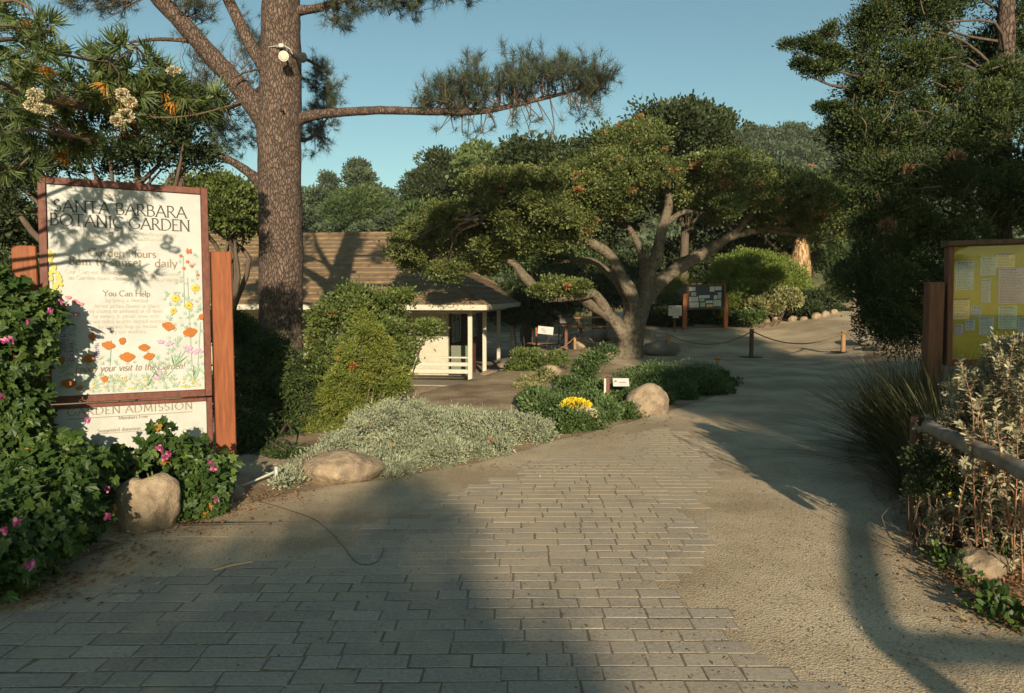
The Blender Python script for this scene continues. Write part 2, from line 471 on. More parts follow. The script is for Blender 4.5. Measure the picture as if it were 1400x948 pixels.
class Plane:
    """a flat board: p0 lower left corner, ex to the right, ez up, nrm towards the viewer"""
    def __init__(s, p0, p1, p2):
        s.p0 = np.array(p0); s.ex = unit(np.array(p1) - s.p0)
        z = np.array(p2) - s.p0; z = z - s.ex * np.dot(z, s.ex); s.ez = unit(z)
        s.n = np.cross(s.ex, s.ez)
        s.w = np.linalg.norm(np.array(p1) - s.p0); s.h = np.dot(np.array(p2) - s.p0, s.ez)
    def at(s, u, v, d=0.0): return s.p0 + s.ex * u + s.ez * v + s.n * d
    def uv(s, px, py):
        r = ray(px, py); t = np.dot(s.p0 - CAM, s.n) / np.dot(r, s.n)
        q = CAM + r * t - s.p0
        return float(np.dot(q, s.ex)), float(np.dot(q, s.ez))
    def board(s, mb, u0, v0, u1, v1, d0, d1, r=0.5, bev=0.004):
        """solid board between depth d0 and d1 (d grows towards the viewer)"""
        b = min(bev, (u1 - u0) * .3, (v1 - v0) * .3)
        V = [s.at(u0, v0, d0), s.at(u1, v0, d0), s.at(u1, v1, d0), s.at(u0, v1, d0),
             s.at(u0, v0, d1 - b), s.at(u1, v0, d1 - b), s.at(u1, v1, d1 - b), s.at(u0, v1, d1 - b),
             s.at(u0 + b, v0 + b, d1), s.at(u1 - b, v0 + b, d1), s.at(u1 - b, v1 - b, d1), s.at(u0 + b, v1 - b, d1)]
        mb.add(V, [(3, 2, 1, 0), (8, 9, 10, 11), (0, 1, 5, 4), (1, 2, 6, 5), (2, 3, 7, 6), (3, 0, 4, 7), (4, 5, 9, 8), (5, 6, 10, 9), (6, 7, 11, 10), (7, 4, 8, 11)], r)
    def poly(s, mb, pts, d, r=0.5):
        mb.add([s.at(u, v, d) for u, v in pts], [tuple(range(len(pts)))], r)

NIB = math.radians(28)
def write(pl, mb, s, u0, v0, width, cap, d=0.004, weight=.115, slant=0.0, serif=True, track=.06):
    st, w = text_strokes(s, track); sx = width / w
    k = 0
    def T(a, b): return (u0 + a * sx + slant * b * cap, v0 + b * cap)
    for typ, pts, ch in st:
        q = [T(a, b) for a, b in pts]
        for i in range(len(q) - 1):
            (x0, y0), (x1, y1) = q[i], q[i + 1]
            L = math.hypot(x1 - x0, y1 - y0) + 1e-9; t = math.atan2(y1 - y0, x1 - x0)
            hw = cap * weight * (.3 + .75 * abs(math.sin(t - NIB))) * .5
            nx, ny = -(y1 - y0) / L * hw, (x1 - x0) / L * hw
            e = hw * .25 if typ == 'c' else 0; ex, ey = (x1 - x0) / L * e, (y1 - y0) / L * e
            pp = [(x0 - nx - ex, y0 - ny - ey), (x1 - nx + ex, y1 - ny + ey), (x1 + nx + ex, y1 + ny + ey), (x0 + nx - ex, y0 + ny - ey)]
            pl.poly(mb, pp, d + (k % 40) * 1.5e-5); k += 1
        if serif and typ == 'l' and ch in SERIF:
            for (a, b), (x, y) in zip(pts, q):
                if abs(b) < 1e-6 or abs(b - 1) < 1e-6 or abs(b - X) < 1e-6:
                    h = cap * weight * .22; ww = cap * .11
                    pl.poly(mb, [(x - ww, y - h), (x + ww, y - h), (x + ww, y + h), (x - ww, y + h)], d + (k % 40) * 1.5e-5); k += 1

def write_px(pl, mb, s, pxl, pxr, pyl, pyr, cap_px, **kw):
    u0, v0 = pl.uv(pxl, pyl); u1, v1 = pl.uv(pxr, pyr)
    ua, va = pl.uv((pxl + pxr) / 2, (pyl + pyr) / 2); ub, vb = pl.uv((pxl + pxr) / 2, (pyl + pyr) / 2 - cap_px)
    write(pl, mb, s, u0, (v0 + v1) / 2, u1 - u0, vb - va, **kw)

# ------------------------------------------------------------------ materials in use
M = {}
M['redwood'] = surf('stained_redwood', (.15, .042, .014), (.26, .080, .028), scale=5, stretch=(9, 9, .7), rough=.6, bump=.25, dist=.004)
M['framewood'] = surf('dark_stained_frame', (.085, .026, .017), (.15, .048, .030), scale=5, stretch=(6, 6, 3), rough=.55, bump=.2, dist=.003)
M['signwhite'] = surf('sign_white', (.36, .368, .36), (.42, .428, .42), scale=6, rough=.5, bump=.03, dist=.002)
M['admwhite'] = surf('admission_white', (.36, .365, .335), (.42, .425, .395), scale=6, rough=.5, bump=.03, dist=.002)
M['ink'] = plain('lettering_ink', (.05, .045, .035))
M['ink2'] = plain('lettering_brown', (.22, .17, .12))
M['ink3'] = plain('lettering_faded', (.42, .38, .31))
M['white'] = plain('white_paint', (.46, .43, .35))
M['wallwhite'] = surf('plaster_white', (.38, .355, .28), (.46, .43, .34), scale=4, rough=.9, bump=.1, dist=.005)
M['deck'] = surf('deck_grey', (.20, .17, .13), (.28, .24, .19), scale=10, rough=.9)
M['darkwood'] = surf('old_brown_wood', (.06, .035, .022), (.11, .065, .04), scale=6, stretch=(5, 5, .8), rough=.8)
M['postwood'] = surf('post_wood', (.20, .11, .055), (.32, .19, .10), scale=8, stretch=(5, 5, .6), rough=.8, bump=.3, dist=.004)
M['greywood'] = surf('weathered_log', (.15, .125, .10), (.27, .235, .19), scale=6, stretch=(3, 3, 3), rough=.9, bump=.5, dist=.008, c3=(.10, .08, .06))
M['rope'] = surf('rope_brown', (.11, .08, .045), (.20, .15, .09), scale=40, rough=.95)
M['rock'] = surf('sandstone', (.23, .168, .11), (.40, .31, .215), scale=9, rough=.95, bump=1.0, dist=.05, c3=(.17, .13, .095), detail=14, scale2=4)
M['rockdark'] = surf('dark_rock', (.14, .12, .10), (.26, .22, .18), scale=5, rough=.95, bump=.6, dist=.02, c3=(.10, .09, .07), detail=12)  # darker, greyer rock colour than the sandstone
M['metaldark'] = plain('dark_metal', (.03, .03, .03), rough=.4, spec=.5)
M['lampwhite'] = plain('lamp_glass', (.42, .41, .34), rough=.2, spec=.6)
M['steel'] = plain('galvanised', (.42, .42, .38), rough=.4, spec=.5)

def bark(name, c1, c2, c3, sc=3.0, stretch=(5, 5, 1.2), bump=.8, dist=.02):
    return surf(name, c1, c2, scale=sc, stretch=stretch, rough=.95, bump=bump, dist=dist, c3=c3, scale2=sc * .5, detail=12, spec=.15)
M['pinebark'] = bark('pine_bark', (.055, .036, .028), (.205, .14, .108), (.12, .080, .060), 16, (2.4, 2.4, 1), 1.0, .03)
def platebark():
    m, nt, o = mat('pine_bark'); tc = N(nt, 'ShaderNodeTexCoord'); nz = N(nt, 'ShaderNodeTexNoise', Scale=5.0, Detail=6.0)
    mp = N(nt, 'ShaderNodeMapping', Scale=(1, 1, .38)); nt.links.new(tc.outputs['Object'], mp.inputs[0]); nt.links.new(mp.outputs[0], nz.inputs[0])
    va = N(nt, 'ShaderNodeVectorMath', _operation='MULTIPLY_ADD'); nt.links.new(nz.outputs['Color'], va.inputs[0]); va.inputs[1].default_value = (.16, .16, .16); nt.links.new(mp.outputs[0], va.inputs[2])
    vo = N(nt, 'ShaderNodeTexVoronoi', Scale=24.0, _feature='DISTANCE_TO_EDGE'); nt.links.new(va.outputs[0], vo.inputs[0])
    vc = N(nt, 'ShaderNodeTexVoronoi', Scale=24.0); nt.links.new(va.outputs[0], vc.inputs[0])
    fn = N(nt, 'ShaderNodeTexNoise', Scale=60.0, Detail=8.0, Roughness=.7); nt.links.new(mp.outputs[0], fn.inputs[0])
    c1 = ramp(nt, [(0, (.042, .031, .026)), (.05, (.093, .068, .056)), (.3, (.15, .112, .092))], vo.outputs['Distance'])
    c2 = ramp(nt, [(.2, (.86, .84, .83)), (.8, (1.16, 1.13, 1.12))], vc.outputs['Color']); c3 = ramp(nt, [(.35, (.7, .7, .7)), (.65, (1.3, 1.3, 1.3))], fn.outputs['Fac'])
    a = nt.nodes.new('ShaderNodeMix'); a.data_type = 'RGBA'; a.blend_type = 'MULTIPLY'; a.inputs[0].default_value = 1; nt.links.new(c1, a.inputs[6]); nt.links.new(c2, a.inputs[7])
    b2 = nt.nodes.new('ShaderNodeMix'); b2.data_type = 'RGBA'; b2.blend_type = 'MULTIPLY'; b2.inputs[0].default_value = 1; nt.links.new(a.outputs[2], b2.inputs[6]); nt.links.new(c3, b2.inputs[7])
    b = N(nt, 'ShaderNodeBsdfPrincipled', Roughness=.95); b.inputs['Specular IOR Level'].default_value = .12; nt.links.new(b2.outputs[2], b.inputs['Base Color'])
    sm_ = N(nt, 'ShaderNodeMath', _operation='MINIMUM'); sm_.inputs[1].default_value = .12; nt.links.new(vo.outputs['Distance'], sm_.inputs[0])
    ad = N(nt, 'ShaderNodeMath', _operation='MULTIPLY_ADD'); ad.inputs[1].default_value = .12; nt.links.new(fn.outputs['Fac'], ad.inputs[0]); nt.links.new(sm_.outputs[0], ad.inputs[2])
    bp = N(nt, 'ShaderNodeBump', Strength=1.0, Distance=.12); nt.links.new(ad.outputs[0], bp.inputs['Height']); nt.links.new(bp.outputs[0], b.inputs['Normal']); nt.links.new(b.outputs[0], o.inputs['Surface']); return m
M['pinebark'] = platebark()
M['oakbark'] = bark('oak_bark', (.060, .048, .036), (.20, .165, .12), (.115, .098, .072), 7.0, (1.5, 1.5, 1.5), 1.0, .05)
M['darkbark'] = bark('dark_bark', (.06, .045, .035), (.14, .105, .08), (.09, .07, .05))
M['pinkbark'] = bark('reddish_bark', (.14, .08, .06), (.32, .20, .16), (.22, .13, .10))
M['twig'] = plain('twig_brown', (.11, .075, .052))
M['deadtwig'] = plain('dead_twig', (.15, .105, .075))
M['redstem'] = plain('reddish_stem', (.24, .12, .07))
M['greenstem'] = plain('green_stem', (.10, .13, .04))

G1 = lambda *c: c
M['needle'] = leafmat('pine_needles', [(0, (.028, .046, .034)), (.5, (.045, .066, .044)), (.9, (.10, .11, .05)), (1, (.18, .15, .07))], .15, .05)
M['oakleaf'] = leafmat('oak_leaves', [(0, (.045, .068, .018)), (.45, (.088, .115, .030)), (.85, (.165, .182, .055)), (.95, (.19, .19, .065)), (.96, (.34, .14, .06)), (1, (.42, .20, .09))], .22, .07, .45)
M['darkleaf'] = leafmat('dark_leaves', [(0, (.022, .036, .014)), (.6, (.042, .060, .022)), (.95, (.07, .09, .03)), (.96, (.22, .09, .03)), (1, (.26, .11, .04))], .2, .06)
M['blackleaf'] = leafmat('conifer_dark', [(0, (.018, .032, .011)), (.5, (.038, .060, .018)), (.9, (.090, .115, .032)), (.955, (.12, .13, .035)), (.96, (.18, .10, .055)), (1, (.24, .14, .08))], .12, .05)
M['midleaf'] = leafmat('mid_leaves', [(0, (.035, .062, .020)), (.5, (.062, .098, .030)), (.93, (.11, .15, .05)), (1, (.2, .14, .05))], .25, .06)
M['paleleaf'] = leafmat('pale_leaves', [(0, (.07, .11, .04)), (.5, (.12, .17, .06)), (1, (.19, .23, .10))], .3, .05)
M['farleaf'] = leafmat('far_leaves', [(0, (.045, .068, .038)), (.5, (.075, .102, .056)), (1, (.11, .14, .08))], .2, .02)
M['limeleaf'] = leafmat('yellow_green_leaves', [(0, (.075, .11, .022)), (.5, (.155, .185, .034)), (.93, (.27, .27, .055)), (.96, (.36, .12, .04)), (1, (.4, .15, .05))], .3, .06)
M['bushleaf'] = leafmat('bush_leaves', [(0, (.05, .08, .018)), (.5, (.095, .13, .03)), (.93, (.17, .20, .06)), (1, (.3, .16, .05))], .28, .08)
M['hedgeleaf'] = leafmat('hedge_leaves', [(0, (.085, .13, .024)), (.5, (.15, .20, .04)), (1, (.23, .27, .07))], .3, .05)
M['silver'] = leafmat('silver_leaves', [(0, (.13, .155, .10)), (.5, (.235, .26, .175)), (.93, (.36, .38, .26)), (.97, (.30, .22, .14)), (1, (.34, .25, .16))], .15, .04)
M['silver2'] = leafmat('grey_green_leaves', [(0, (.16, .15, .095)), (.5, (.30, .28, .18)), (.93, (.48, .44, .29)), (1, (.3, .2, .1))], .2, .04)
M['mallow'] = leafmat('mallow_leaves', [(0, (.020, .044, .009)), (.5, (.041, .080, .015)), (.92, (.10, .150, .030)), (.97, (.32, .22, .03)), (1, (.36, .16, .03))], .3, .07)
M['ironleaf'] = leafmat('fern_leaves', [(0, (.040, .065, .022)), (.5, (.080, .115, .034)), (.93, (.16, .19, .06)), (.95, (.17, .20, .06)), (.96, (.34, .13, .03)), (1, (.55, .26, .04))], .3, .06)
M['groundcover'] = leafmat('ground_cover_leaves', [(0, (.035, .065, .018)), (.5, (.062, .105, .030)), (.93, (.12, .17, .06)), (1, (.25, .2, .1))], .2, .07)
M['rush'] = leafmat('rush_blades', [(0, (.024, .030, .013)), (.5, (.050, .056, .022)), (1, (.12, .105, .045))], .15, .05)
M['beargrass'] = leafmat('bear_grass', [(0, (.09, .12, .035)), (.5, (.16, .19, .06)), (1, (.28, .28, .12))], .2, .05)
M['litter'] = leafmat('leaf_litter', [(0, (.10, .055, .03)), (.5, (.22, .12, .06)), (.85, (.38, .20, .10)), (1, (.30, .28, .10))], .1, .03)
M['pebble'] = leafmat('pebbles', [(0, (.12, .10, .08)), (.6, (.24, .20, .15)), (1, (.38, .33, .27))], 0.0, .02)
M['pink'] = leafmat('pink_petals', [(0, (.25, .03, .11)), (.5, (.38, .07, .20)), (1, (.58, .25, .38))], .3, .03)
M['palepink'] = leafmat('pale_petals', [(0, (.55, .25, .40)), (.5, (.75, .5, .6)), (1, (.85, .8, .8))], .3, .03)
M['cream'] = leafmat('cream_flowers', [(0, (.30, .24, .13)), (.5, (.50, .43, .28)), (1, (.68, .62, .46))], .2, .02)
M['yellow'] = leafmat('yellow_flowers', [(0, (.50, .36, .02)), (1, (.75, .60, .05))], .2, .02)
M['thatch'] = leafmat('dry_palm_skirt', [(0, (.20, .11, .05)), (.5, (.40, .25, .13)), (1, (.60, .43, .26))], .1, .03)
M['varieg'] = leafmat('variegated_leaves', [(0, (.07, .09, .03)), (.5, (.20, .20, .08)), (1, (.42, .38, .20))], .2, .05)

# paint colours on the signs
def paint(name, c): return plain(name, c, rough=.5)
PC = {'orange': paint('painted_orange', (0.331, 0.101, 0.006)), 'green': paint('painted_sage', (0.238, 0.338, 0.245)), 'dgreen': paint('painted_green', (0.086, 0.187, 0.065)),
      'purple': paint('painted_purple', (0.173, 0.108, 0.259)), 'mauve': paint('painted_mauve', (0.432, 0.266, 0.403)), 'yellow': paint('painted_yellow', (0.490, 0.374, 0.029)),
      'pinkp': paint('painted_pink', (0.475, 0.180, 0.202)), 'red': paint('painted_red', (0.432, 0.101, 0.036)), 'paleyellow': paint('painted_straw', (0.446, 0.374, 0.108)),
      'darkorange': paint('painted_rust', (0.302, 0.086, 0.007))}
# ================================================================== WELCOME SIGN
BL, BR, TL = P(60, 553, 5.62), P(290, 541, 6.2), P(38, 240, 5.66)
SP = Plane(BL, BR, TL)
sg = thing('welcome_sign', 'large white garden welcome sign with painted wildflowers in a dark red wood frame', 'sign', onG(SP.at(SP.w / 2, 0)[0], SP.at(SP.w / 2, 0)[1]))
fw = .055
mb = MB()
SP.board(mb, 0, 0, fw, SP.h, -.05, .02); SP.board(mb, SP.w - fw, 0, SP.w, SP.h, -.05, .02)
SP.board(mb, fw + .001, 0, SP.w - fw - .001, fw, -.05, .018); SP.board(mb, fw + .001, SP.h - fw, SP.w - fw - .001, SP.h, -.05, .018)
mb.build('frame', M['framewood'], sg)
mb = MB(); SP.board(mb, fw + .002, fw + .002, SP.w - fw - .002, SP.h - fw - .002, -.03, 0.0, bev=.001)
panel = mb.build('panel', M['signwhite'], sg)
# lettering
mb = MB()
write_px(SP, mb, 'SANTA BARBARA', 73, 255, 291, 296.5, 15.5, weight=.108)
write_px(SP, mb, 'BOTANIC GARDEN', 68.5, 259.5, 310.5, 314, 15.5, weight=.108)
mb.build('heading_lettering', M['ink'], panel)
mb = MB()
write_px(SP, mb, 'Garden Hours:', 120.6, 217, 351, 352, 10.5, weight=.15)
write_px(SP, mb, '8am to sunset - daily', 94, 242, 363.5, 364, 10.5, weight=.15)
write_px(SP, mb, 'You Can Help...', 141, 212.5, 405.5, 405, 7.5, weight=.16)
write_px(SP, mb, 'Enjoy your visit to the Garden!', 103, 252, 511.5, 502.5, 9.5, weight=.15, slant=.22, serif=False)
mb.build('hours_lettering', M['ink2'], panel)
mb = MB()
write_px(SP, mb, 'Welcome to the', 126, 206, 271.5, 274, 9, weight=.14, slant=.1)
write_px(SP, mb, 'A non-profit organization dedicated to', 84, 240, 320, 322, 5, weight=.14)
write_px(SP, mb, 'the conservation of California', 104, 222, 327, 328.5, 5, weight=.14)
write_px(SP, mb, 'Our Current Activities Display Case has news', 89, 246, 375.4, 376, 5.5, weight=.15)
write_px(SP, mb, 'on Garden tours, classes, events, and programs', 93, 248, 383.4, 383.6, 5.5, weight=.15)
for s, a, b, y in (('by being a Member', 144, 203, 413), ('by not picking flowers or plants', 129, 218, 420.6), ('by staying on pathways at all times', 122, 222, 427.4), ('by eating in picnic area only', 126, 217, 434.4),
                   ('by not riding bicycles beyond entrance', 118, 228, 441.5), ('by keeping dogs on leashes', 134, 215, 448.6), ('by not smoking', 152, 199, 455.6)):
    write_px(SP, mb, s, a, b, y, y, 5, weight=.15)
mb.build('small_lettering', M['ink3'], panel)
# painted wildflowers
PXM = SP.w / 240.0     # metres per photo pixel on the board
fl = {k: MB() for k in PC}
_fd = [0.0015]
def fd(): _fd[0] += 6e-6; return _fd[0]
def spot(col, px, py, pts, s=1.0, a=0.0):
    u, v = SP.uv(px, py); c, q = math.cos(a), math.sin(a)
    SP.poly(fl[col], [(u + (x * c - y * q) * s * PXM, v + (x * q + y * c) * s * PXM) for x, y in pts], fd())
def ell(rx, ry, n=9, ox=0, oy=0): return [(ox + rx * math.cos(2 * PI * i / n), oy + ry * math.sin(2 * PI * i / n)) for i in range(n)]
R_ = random.Random(3)
def leaf2(col, px, py, L, w, a): spot(col, px, py, [(0, 0), (w, L * .4), (0, L), (-w, L * .4)], 1, a)
# sage fern foliage along the bottom and sides
for i in range(420):
    t = R_.random()
    if t < .60: x, y = R_.uniform(66, 280), R_.uniform(488, 532) + (8 if R_.random() < .3 else 0)
    elif t < .78: x, y = R_.uniform(225, 279), R_.uniform(400, 500)
    elif t < .92: x, y = R_.uniform(66, 105), R_.uniform(430, 520)
    else: x, y = R_.uniform(240, 272), R_.uniform(345, 420)
    if 100 < x < 255 and 501 < y < 515: continue
    y = min(y, 541 - (x - 60) * .055)
    a0 = R_.uniform(-1, 1)
    for k in range(3): leaf2('green', x, y, R_.uniform(4, 8), R_.uniform(.5, 1.0), a0 + (k - 1) * .6)
for (x0, y0, x1, y1) in ((82, 500, 86, 430), (92, 505, 96, 420), (262, 500, 256, 380), (252, 420, 250, 350), (74, 420, 70, 360), (270, 500, 274, 440), (118, 508, 122, 470), (150, 500, 152, 465), (205, 500, 200, 470)):
    u0, v0 = SP.uv(x0, y0); u1, v1 = SP.uv(x1, y1); w = .5 * PXM
    SP.poly(fl['green'], [(u0 - w, v0), (u0 + w, v0), (u1 + w, v1), (u1 - w, v1)], fd())
# iris blades
for bx, by in ((238, 500), (265, 520), (200, 528), (222, 520)):
    for k in range(7):
        leaf2('dgreen' if k % 2 else 'green', bx + R_.uniform(-2, 2), by, R_.uniform(16, 32), R_.uniform(.9, 1.6), R_.uniform(-.9, .9))
# straw coloured little flowers at the foot
for i in range(110):
    x = R_.uniform(120, 282); y = R_.uniform(515, 535)
    y = min(y, 538 - (x - 60) * .05)
    spot('paleyellow', x, y, ell(1.6, 1.2, 6))
def poppy(x, y, s, a=0):
    for k, (ox, oy, r) in enumerate(((-.45, .12, .62), (.45, .1, .62), (0, .42, .55), (0, -.22, .6))):
        spot('orange', x, y, [(ox + r * math.cos(t) * (1 + .08 * math.sin(5 * t + k)), oy + r * .78 * math.sin(t)) for t in np.linspace(0, 2 * PI, 12)[:-1]], s, a)
    spot('darkorange', x, y, ell(.14, .1, 7), s)
for x, y, s in ((148, 473, 9), (174, 489, 10.5), (122, 491, 9), (197, 476, 8), (204, 488, 8), (230, 447, 9.5), (260, 455, 10.5), (94, 525, 10), (109, 531, 5), (118, 491, 6), (260, 458, 6)):
    poppy(x, y, s, R_.uniform(-.3, .3))
for x, y, s in ((126, 461, 7), (167, 467, 7), (84, 494, 7), (143, 519, 6.5), (275, 434, 6)):
    spot('orange', x, y, [(-.55, .7), (.55, .7), (.75, .1), (.3, -.7), (-.3, -.7), (-.75, .1)], s, R_.uniform(-.3, .3))
    spot('orange', x, y, ell(.5, .45, 8, .2, .5), s)
# lupins
for x, y0, y1, w in ((69, 462, 495, 5), (87, 450, 484, 4.5), (98, 470, 500, 5), (132, 470, 494, 4)):
    n = int((y1 - y0) / 2.6)
    for i in range(n):
        for k in range(4):
            t = i / n; ww = w * (.35 + .65 * t)
            spot('purple' if R_.random() < .75 else 'mauve', x + R_.uniform(-ww, ww), y0 + i * 2.6, ell(1.5, 1.0, 6))
# pink milkweed
for x, y in ((72, 420), (80, 415), (88, 417), (105, 412), (110, 417), (104, 429), (95, 408), (77, 430)):
    for k in range(5): spot('pinkp', x + R_.uniform(-4, 4), y + R_.uniform(-2, 2), ell(3.2, 1.8, 7))
# yellow spike and daisies
for x, y, n in ((67, 352, 26), (71, 372, 22), (80, 382, 22), (76, 398, 14)):
    for k in range(n): spot('paleyellow' if k % 3 else 'yellow', x + R_.gauss(0, 2.6), y + R_.uniform(-10, 10), ell(2.2, 3.0, 6))
for x, y, s in ((240, 408, 8), (267, 394, 8), (258, 418, 8), (237, 425, 6)):
    for k in range(11): leaf2('yellow', x, y, s, 1.2, k * 2 * PI / 11)
    spot('orange', x, y, ell(1.8, 1.6, 8))
# mauve irises
for x, y in ((220, 470), (231, 472), (264, 482), (272, 480), (212, 517), (216, 512), (258, 478)):
    for k in range(5): leaf2('mauve', x, y, R_.uniform(6, 9), 2.2, R_.uniform(-2.2, 2.2))
# red columbine and the butterfly
for x, y in ((247, 350), (251, 367), (262, 364), (270, 376), (256, 358)):
    for k in range(6): leaf2('red', x, y, 3.6, .9, k * 1.05 + .3)
for k, (a, L) in enumerate(((.3, 9), (-.5, 8), (.9, 6), (-1.1, 5))): leaf2('red', 258, 346, L, 2.6, a)
leaf2('darkorange', 257, 349, 10, .7, .4)
for k, m in fl.items():
    if m.V: m.build('painted_flowers', PC[k], panel)
# admission board below
A0 = SP.uv(72, 632); AP0 = SP.at(0.03, -.46, -.01)
AP = Plane(AP0, AP0 + SP.ex * (SP.w - .03), AP0 + SP.ez * .445)
mb = MB(); AP.board(mb, 0, 0, .03, AP.h, -.04, .015); AP.board(mb, AP.w - .045, 0, AP.w, AP.h, -.04, .015); AP.board(mb, .031, AP.h - .03, AP.w - .046, AP.h, -.04, .013); AP.board(mb, .031, 0, AP.w - .046, .012, -.04, .013)
mb.build('lower_frame', M['framewood'], sg)
mb = MB(); AP.board(mb, .032, .014, AP.w - .047, AP.h - .032, -.03, 0, bev=.001)
ap = mb.build('admission_panel', M['admwhite'], sg)
mb = MB()
write_px(AP, mb, 'GARDEN ADMISSION', 92, 263, 568, 560, 10, weight=.12, track=.16)
u0, v0 = AP.uv(92, 574); u1, v1 = AP.uv(263, 562)
vm = (v0 + v1) / 2
AP.board(mb, u0, vm - .004, u1, vm, 0, .003, bev=.0005)
write_px(AP, mb, 'Members Free', 162, 202, 573, 572, 4.5, weight=.15)
write_px(AP, mb, 'Suggested donation', 133, 192, 591, 588, 4.5, weight=.15)
u0, v0 = AP.uv(128, 593); u1, v1 = AP.uv(200, 589); vm = (v0 + v1) / 2; AP.board(mb, u0, vm - .003, u1, vm, 0, .003, bev=.0005)
write_px(AP, mb, "OCT. '92", 250, 278, 591, 590, 4.5, weight=.15)
write_px(AP, mb, 'Adults', 96, 115, 601, 600, 5, weight=.15)
write_px(AP, mb, 'Children 6-12', 94, 135, 609, 608, 5, weight=.15)
write_px(AP, mb, 'Members', 112, 142, 621, 620, 5, weight=.15)
mb.build('admission_lettering', M['ink2'], ap)
# posts
for (px, Y, ptop, wdt, dd) in ((300, 6.33, 344, .165, .12), (31, 5.64, 336, .16, .12)):
    t = P(px, ptop, Y); b = onG(t[0], t[1])
    mb = MB(); a = math.atan2(SP.ex[1], SP.ex[0])
    mb.box((t[0], t[1] + .02, (t[2] + b[2] - .3) / 2), (wdt, dd, t[2] - b[2] + .3), rz=a, bev=.008)
    mb.build('post', M['redwood'], sg)

# ================================================================== NOTICE BOARD on the right (yellow)
M['brownpost'] = surf('reddish_brown_post', (.10, .042, .024), (.17, .08, .045), scale=5, stretch=(6, 6, .7), rough=.8, bump=.3, dist=.004)
q0 = P(1293, 500, 6.55); q1 = P(1575, 501, 6.15); q2 = q0 + np.array([0, 0, 1.09])
NP_ = Plane(q0, q1, q2)
nb = thing('notice_board', 'glass-fronted yellow notice board with pinned sheets and dark wooden frame in the shade', 'notice board', onG(q0[0] + .8, q0[1]))
M['ybacking'] = surf('yellow_backing', (.20, .175, .010), (.28, .245, .018), scale=5, rough=.8, bump=.05)
mb = MB(); NP_.board(mb, 0, 0, .045, NP_.h - .03, -.10, .03); NP_.board(mb, NP_.w - .045, 0, NP_.w, NP_.h - .03, -.10, .03)
NP_.board(mb, .046, 0, NP_.w - .046, .05, -.10, .028)
mb.build('frame', M['brownpost'], nb)
mb = MB(); NP_.board(mb, -.02, NP_.h - .028, NP_.w + .02, NP_.h + .02, -.14, .07, bev=.01); mb.build('cap', M['darkwood'], nb)
mb = MB(); NP_.board(mb, .046, .051, NP_.w - .046, NP_.h - .03, -.08, -.02, bev=.001); mb.build('backing', M['ybacking'], nb)
PAP = {'blue': paint('paper_blue', (.24, .29, .29)), 'grey': paint('paper_grey', (.27, .29, .25)), 'lilac': paint('paper_lilac', (.28, .23, .30)), 'green': paint('paper_green', (.25, .34, .27)), 'cream': paint('paper_cream', (.46, .36, .16)), 'dark': paint('paper_print', (.05, .06, .07))}
k_ = 0
for (x0, y0, x1, y1, c) in ((1307, 357, 1333, 397, 'blue'), (1341, 351, 1363.5, 377, 'grey'), (1342, 381, 1356, 414, 'blue'), (1302, 408, 1327, 437, 'cream'), (1363, 346, 1389, 366, 'cream'), (1365, 366, 1402, 416, 'lilac'),
                           (1328, 418, 1343, 434, 'blue'), (1339, 433, 1360, 458, 'blue'), (1365, 418, 1392, 450, 'green'), (1392, 434, 1420, 460, 'blue'), (1320, 438, 1334, 452, 'blue'), (1306, 444, 1318, 458, 'lilac'), (1410, 360, 1440, 400, 'grey')):
    u0, v0 = NP_.uv(x0, y1); u1, v1 = NP_.uv(x1, y0); k_ += 1
    mb = MB(); NP_.board(mb, u0, v0, u1, v1, -.0195, -.0165 + k_ * 2e-4, bev=.0004)
    o = mb.build('notice', PAP[c], nb)
    mb = MB(); r2 = random.Random(k_); n = max(3, int((v1 - v0) / .014)); d0 = -.0165 + k_ * 2e-4
    for i in range(n):
        vv = v1 - (i + 1) * (v1 - v0) / (n + 1); e = u1 - (u1 - u0) * r2.uniform(.08, .4); s = u0 + (u1 - u0) * .09
        th = .004 if i else .009
        while s < e:
            w = r2.uniform(.008, .024); NP_.board(mb, s, vv - th / 2, min(s + w, e + .004), vv + th / 2, d0, d0 + .0006, bev=.0001); s += w + .005
    if c == 'cream': NP_.board(mb, u0, v1 - .012, u1, v1, d0, d0 + .0008, bev=.0001)
    mb.build('print', PAP['dark'], o)
for px, Y in ((1278, 6.62),):
    t = P(px, 386, Y); b = onG(t[0], t[1]); mb = MB(); mb.box((t[0], t[1], (t[2] + b[2] - .3) / 2), (.135, .12, t[2] - b[2] + .3), bev=.008, rz=-.1); mb.build('post', M['brownpost'], nb)
t = NP_.at(NP_.w + .08, 0); b = onG(t[0], t[1]); mb = MB(); mb.box((t[0], t[1], (1.75 + b[2] - .3) / 2), (.135, .12, 1.75 - b[2] + .3), bev=.008, rz=-.1); mb.build('post', M['brownpost'], nb)
# glass
gm, nt, o_ = mat('case_glass'); g1 = N(nt, 'ShaderNodeBsdfTransparent'); g2 = N(nt, 'ShaderNodeBsdfGlossy', Roughness=.02); mxx = N(nt, 'ShaderNodeMixShader', Fac=.012)
nt.links.new(g1.outputs[0], mxx.inputs[1]); nt.links.new(g2.outputs[0], mxx.inputs[2]); nt.links.new(mxx.outputs[0], o_.inputs['Surface'])
mb = MB(); NP_.board(mb, .047, .052, NP_.w - .047, NP_.h - .032, .008, .012, bev=.0005); mb.build('glass', gm, nb)

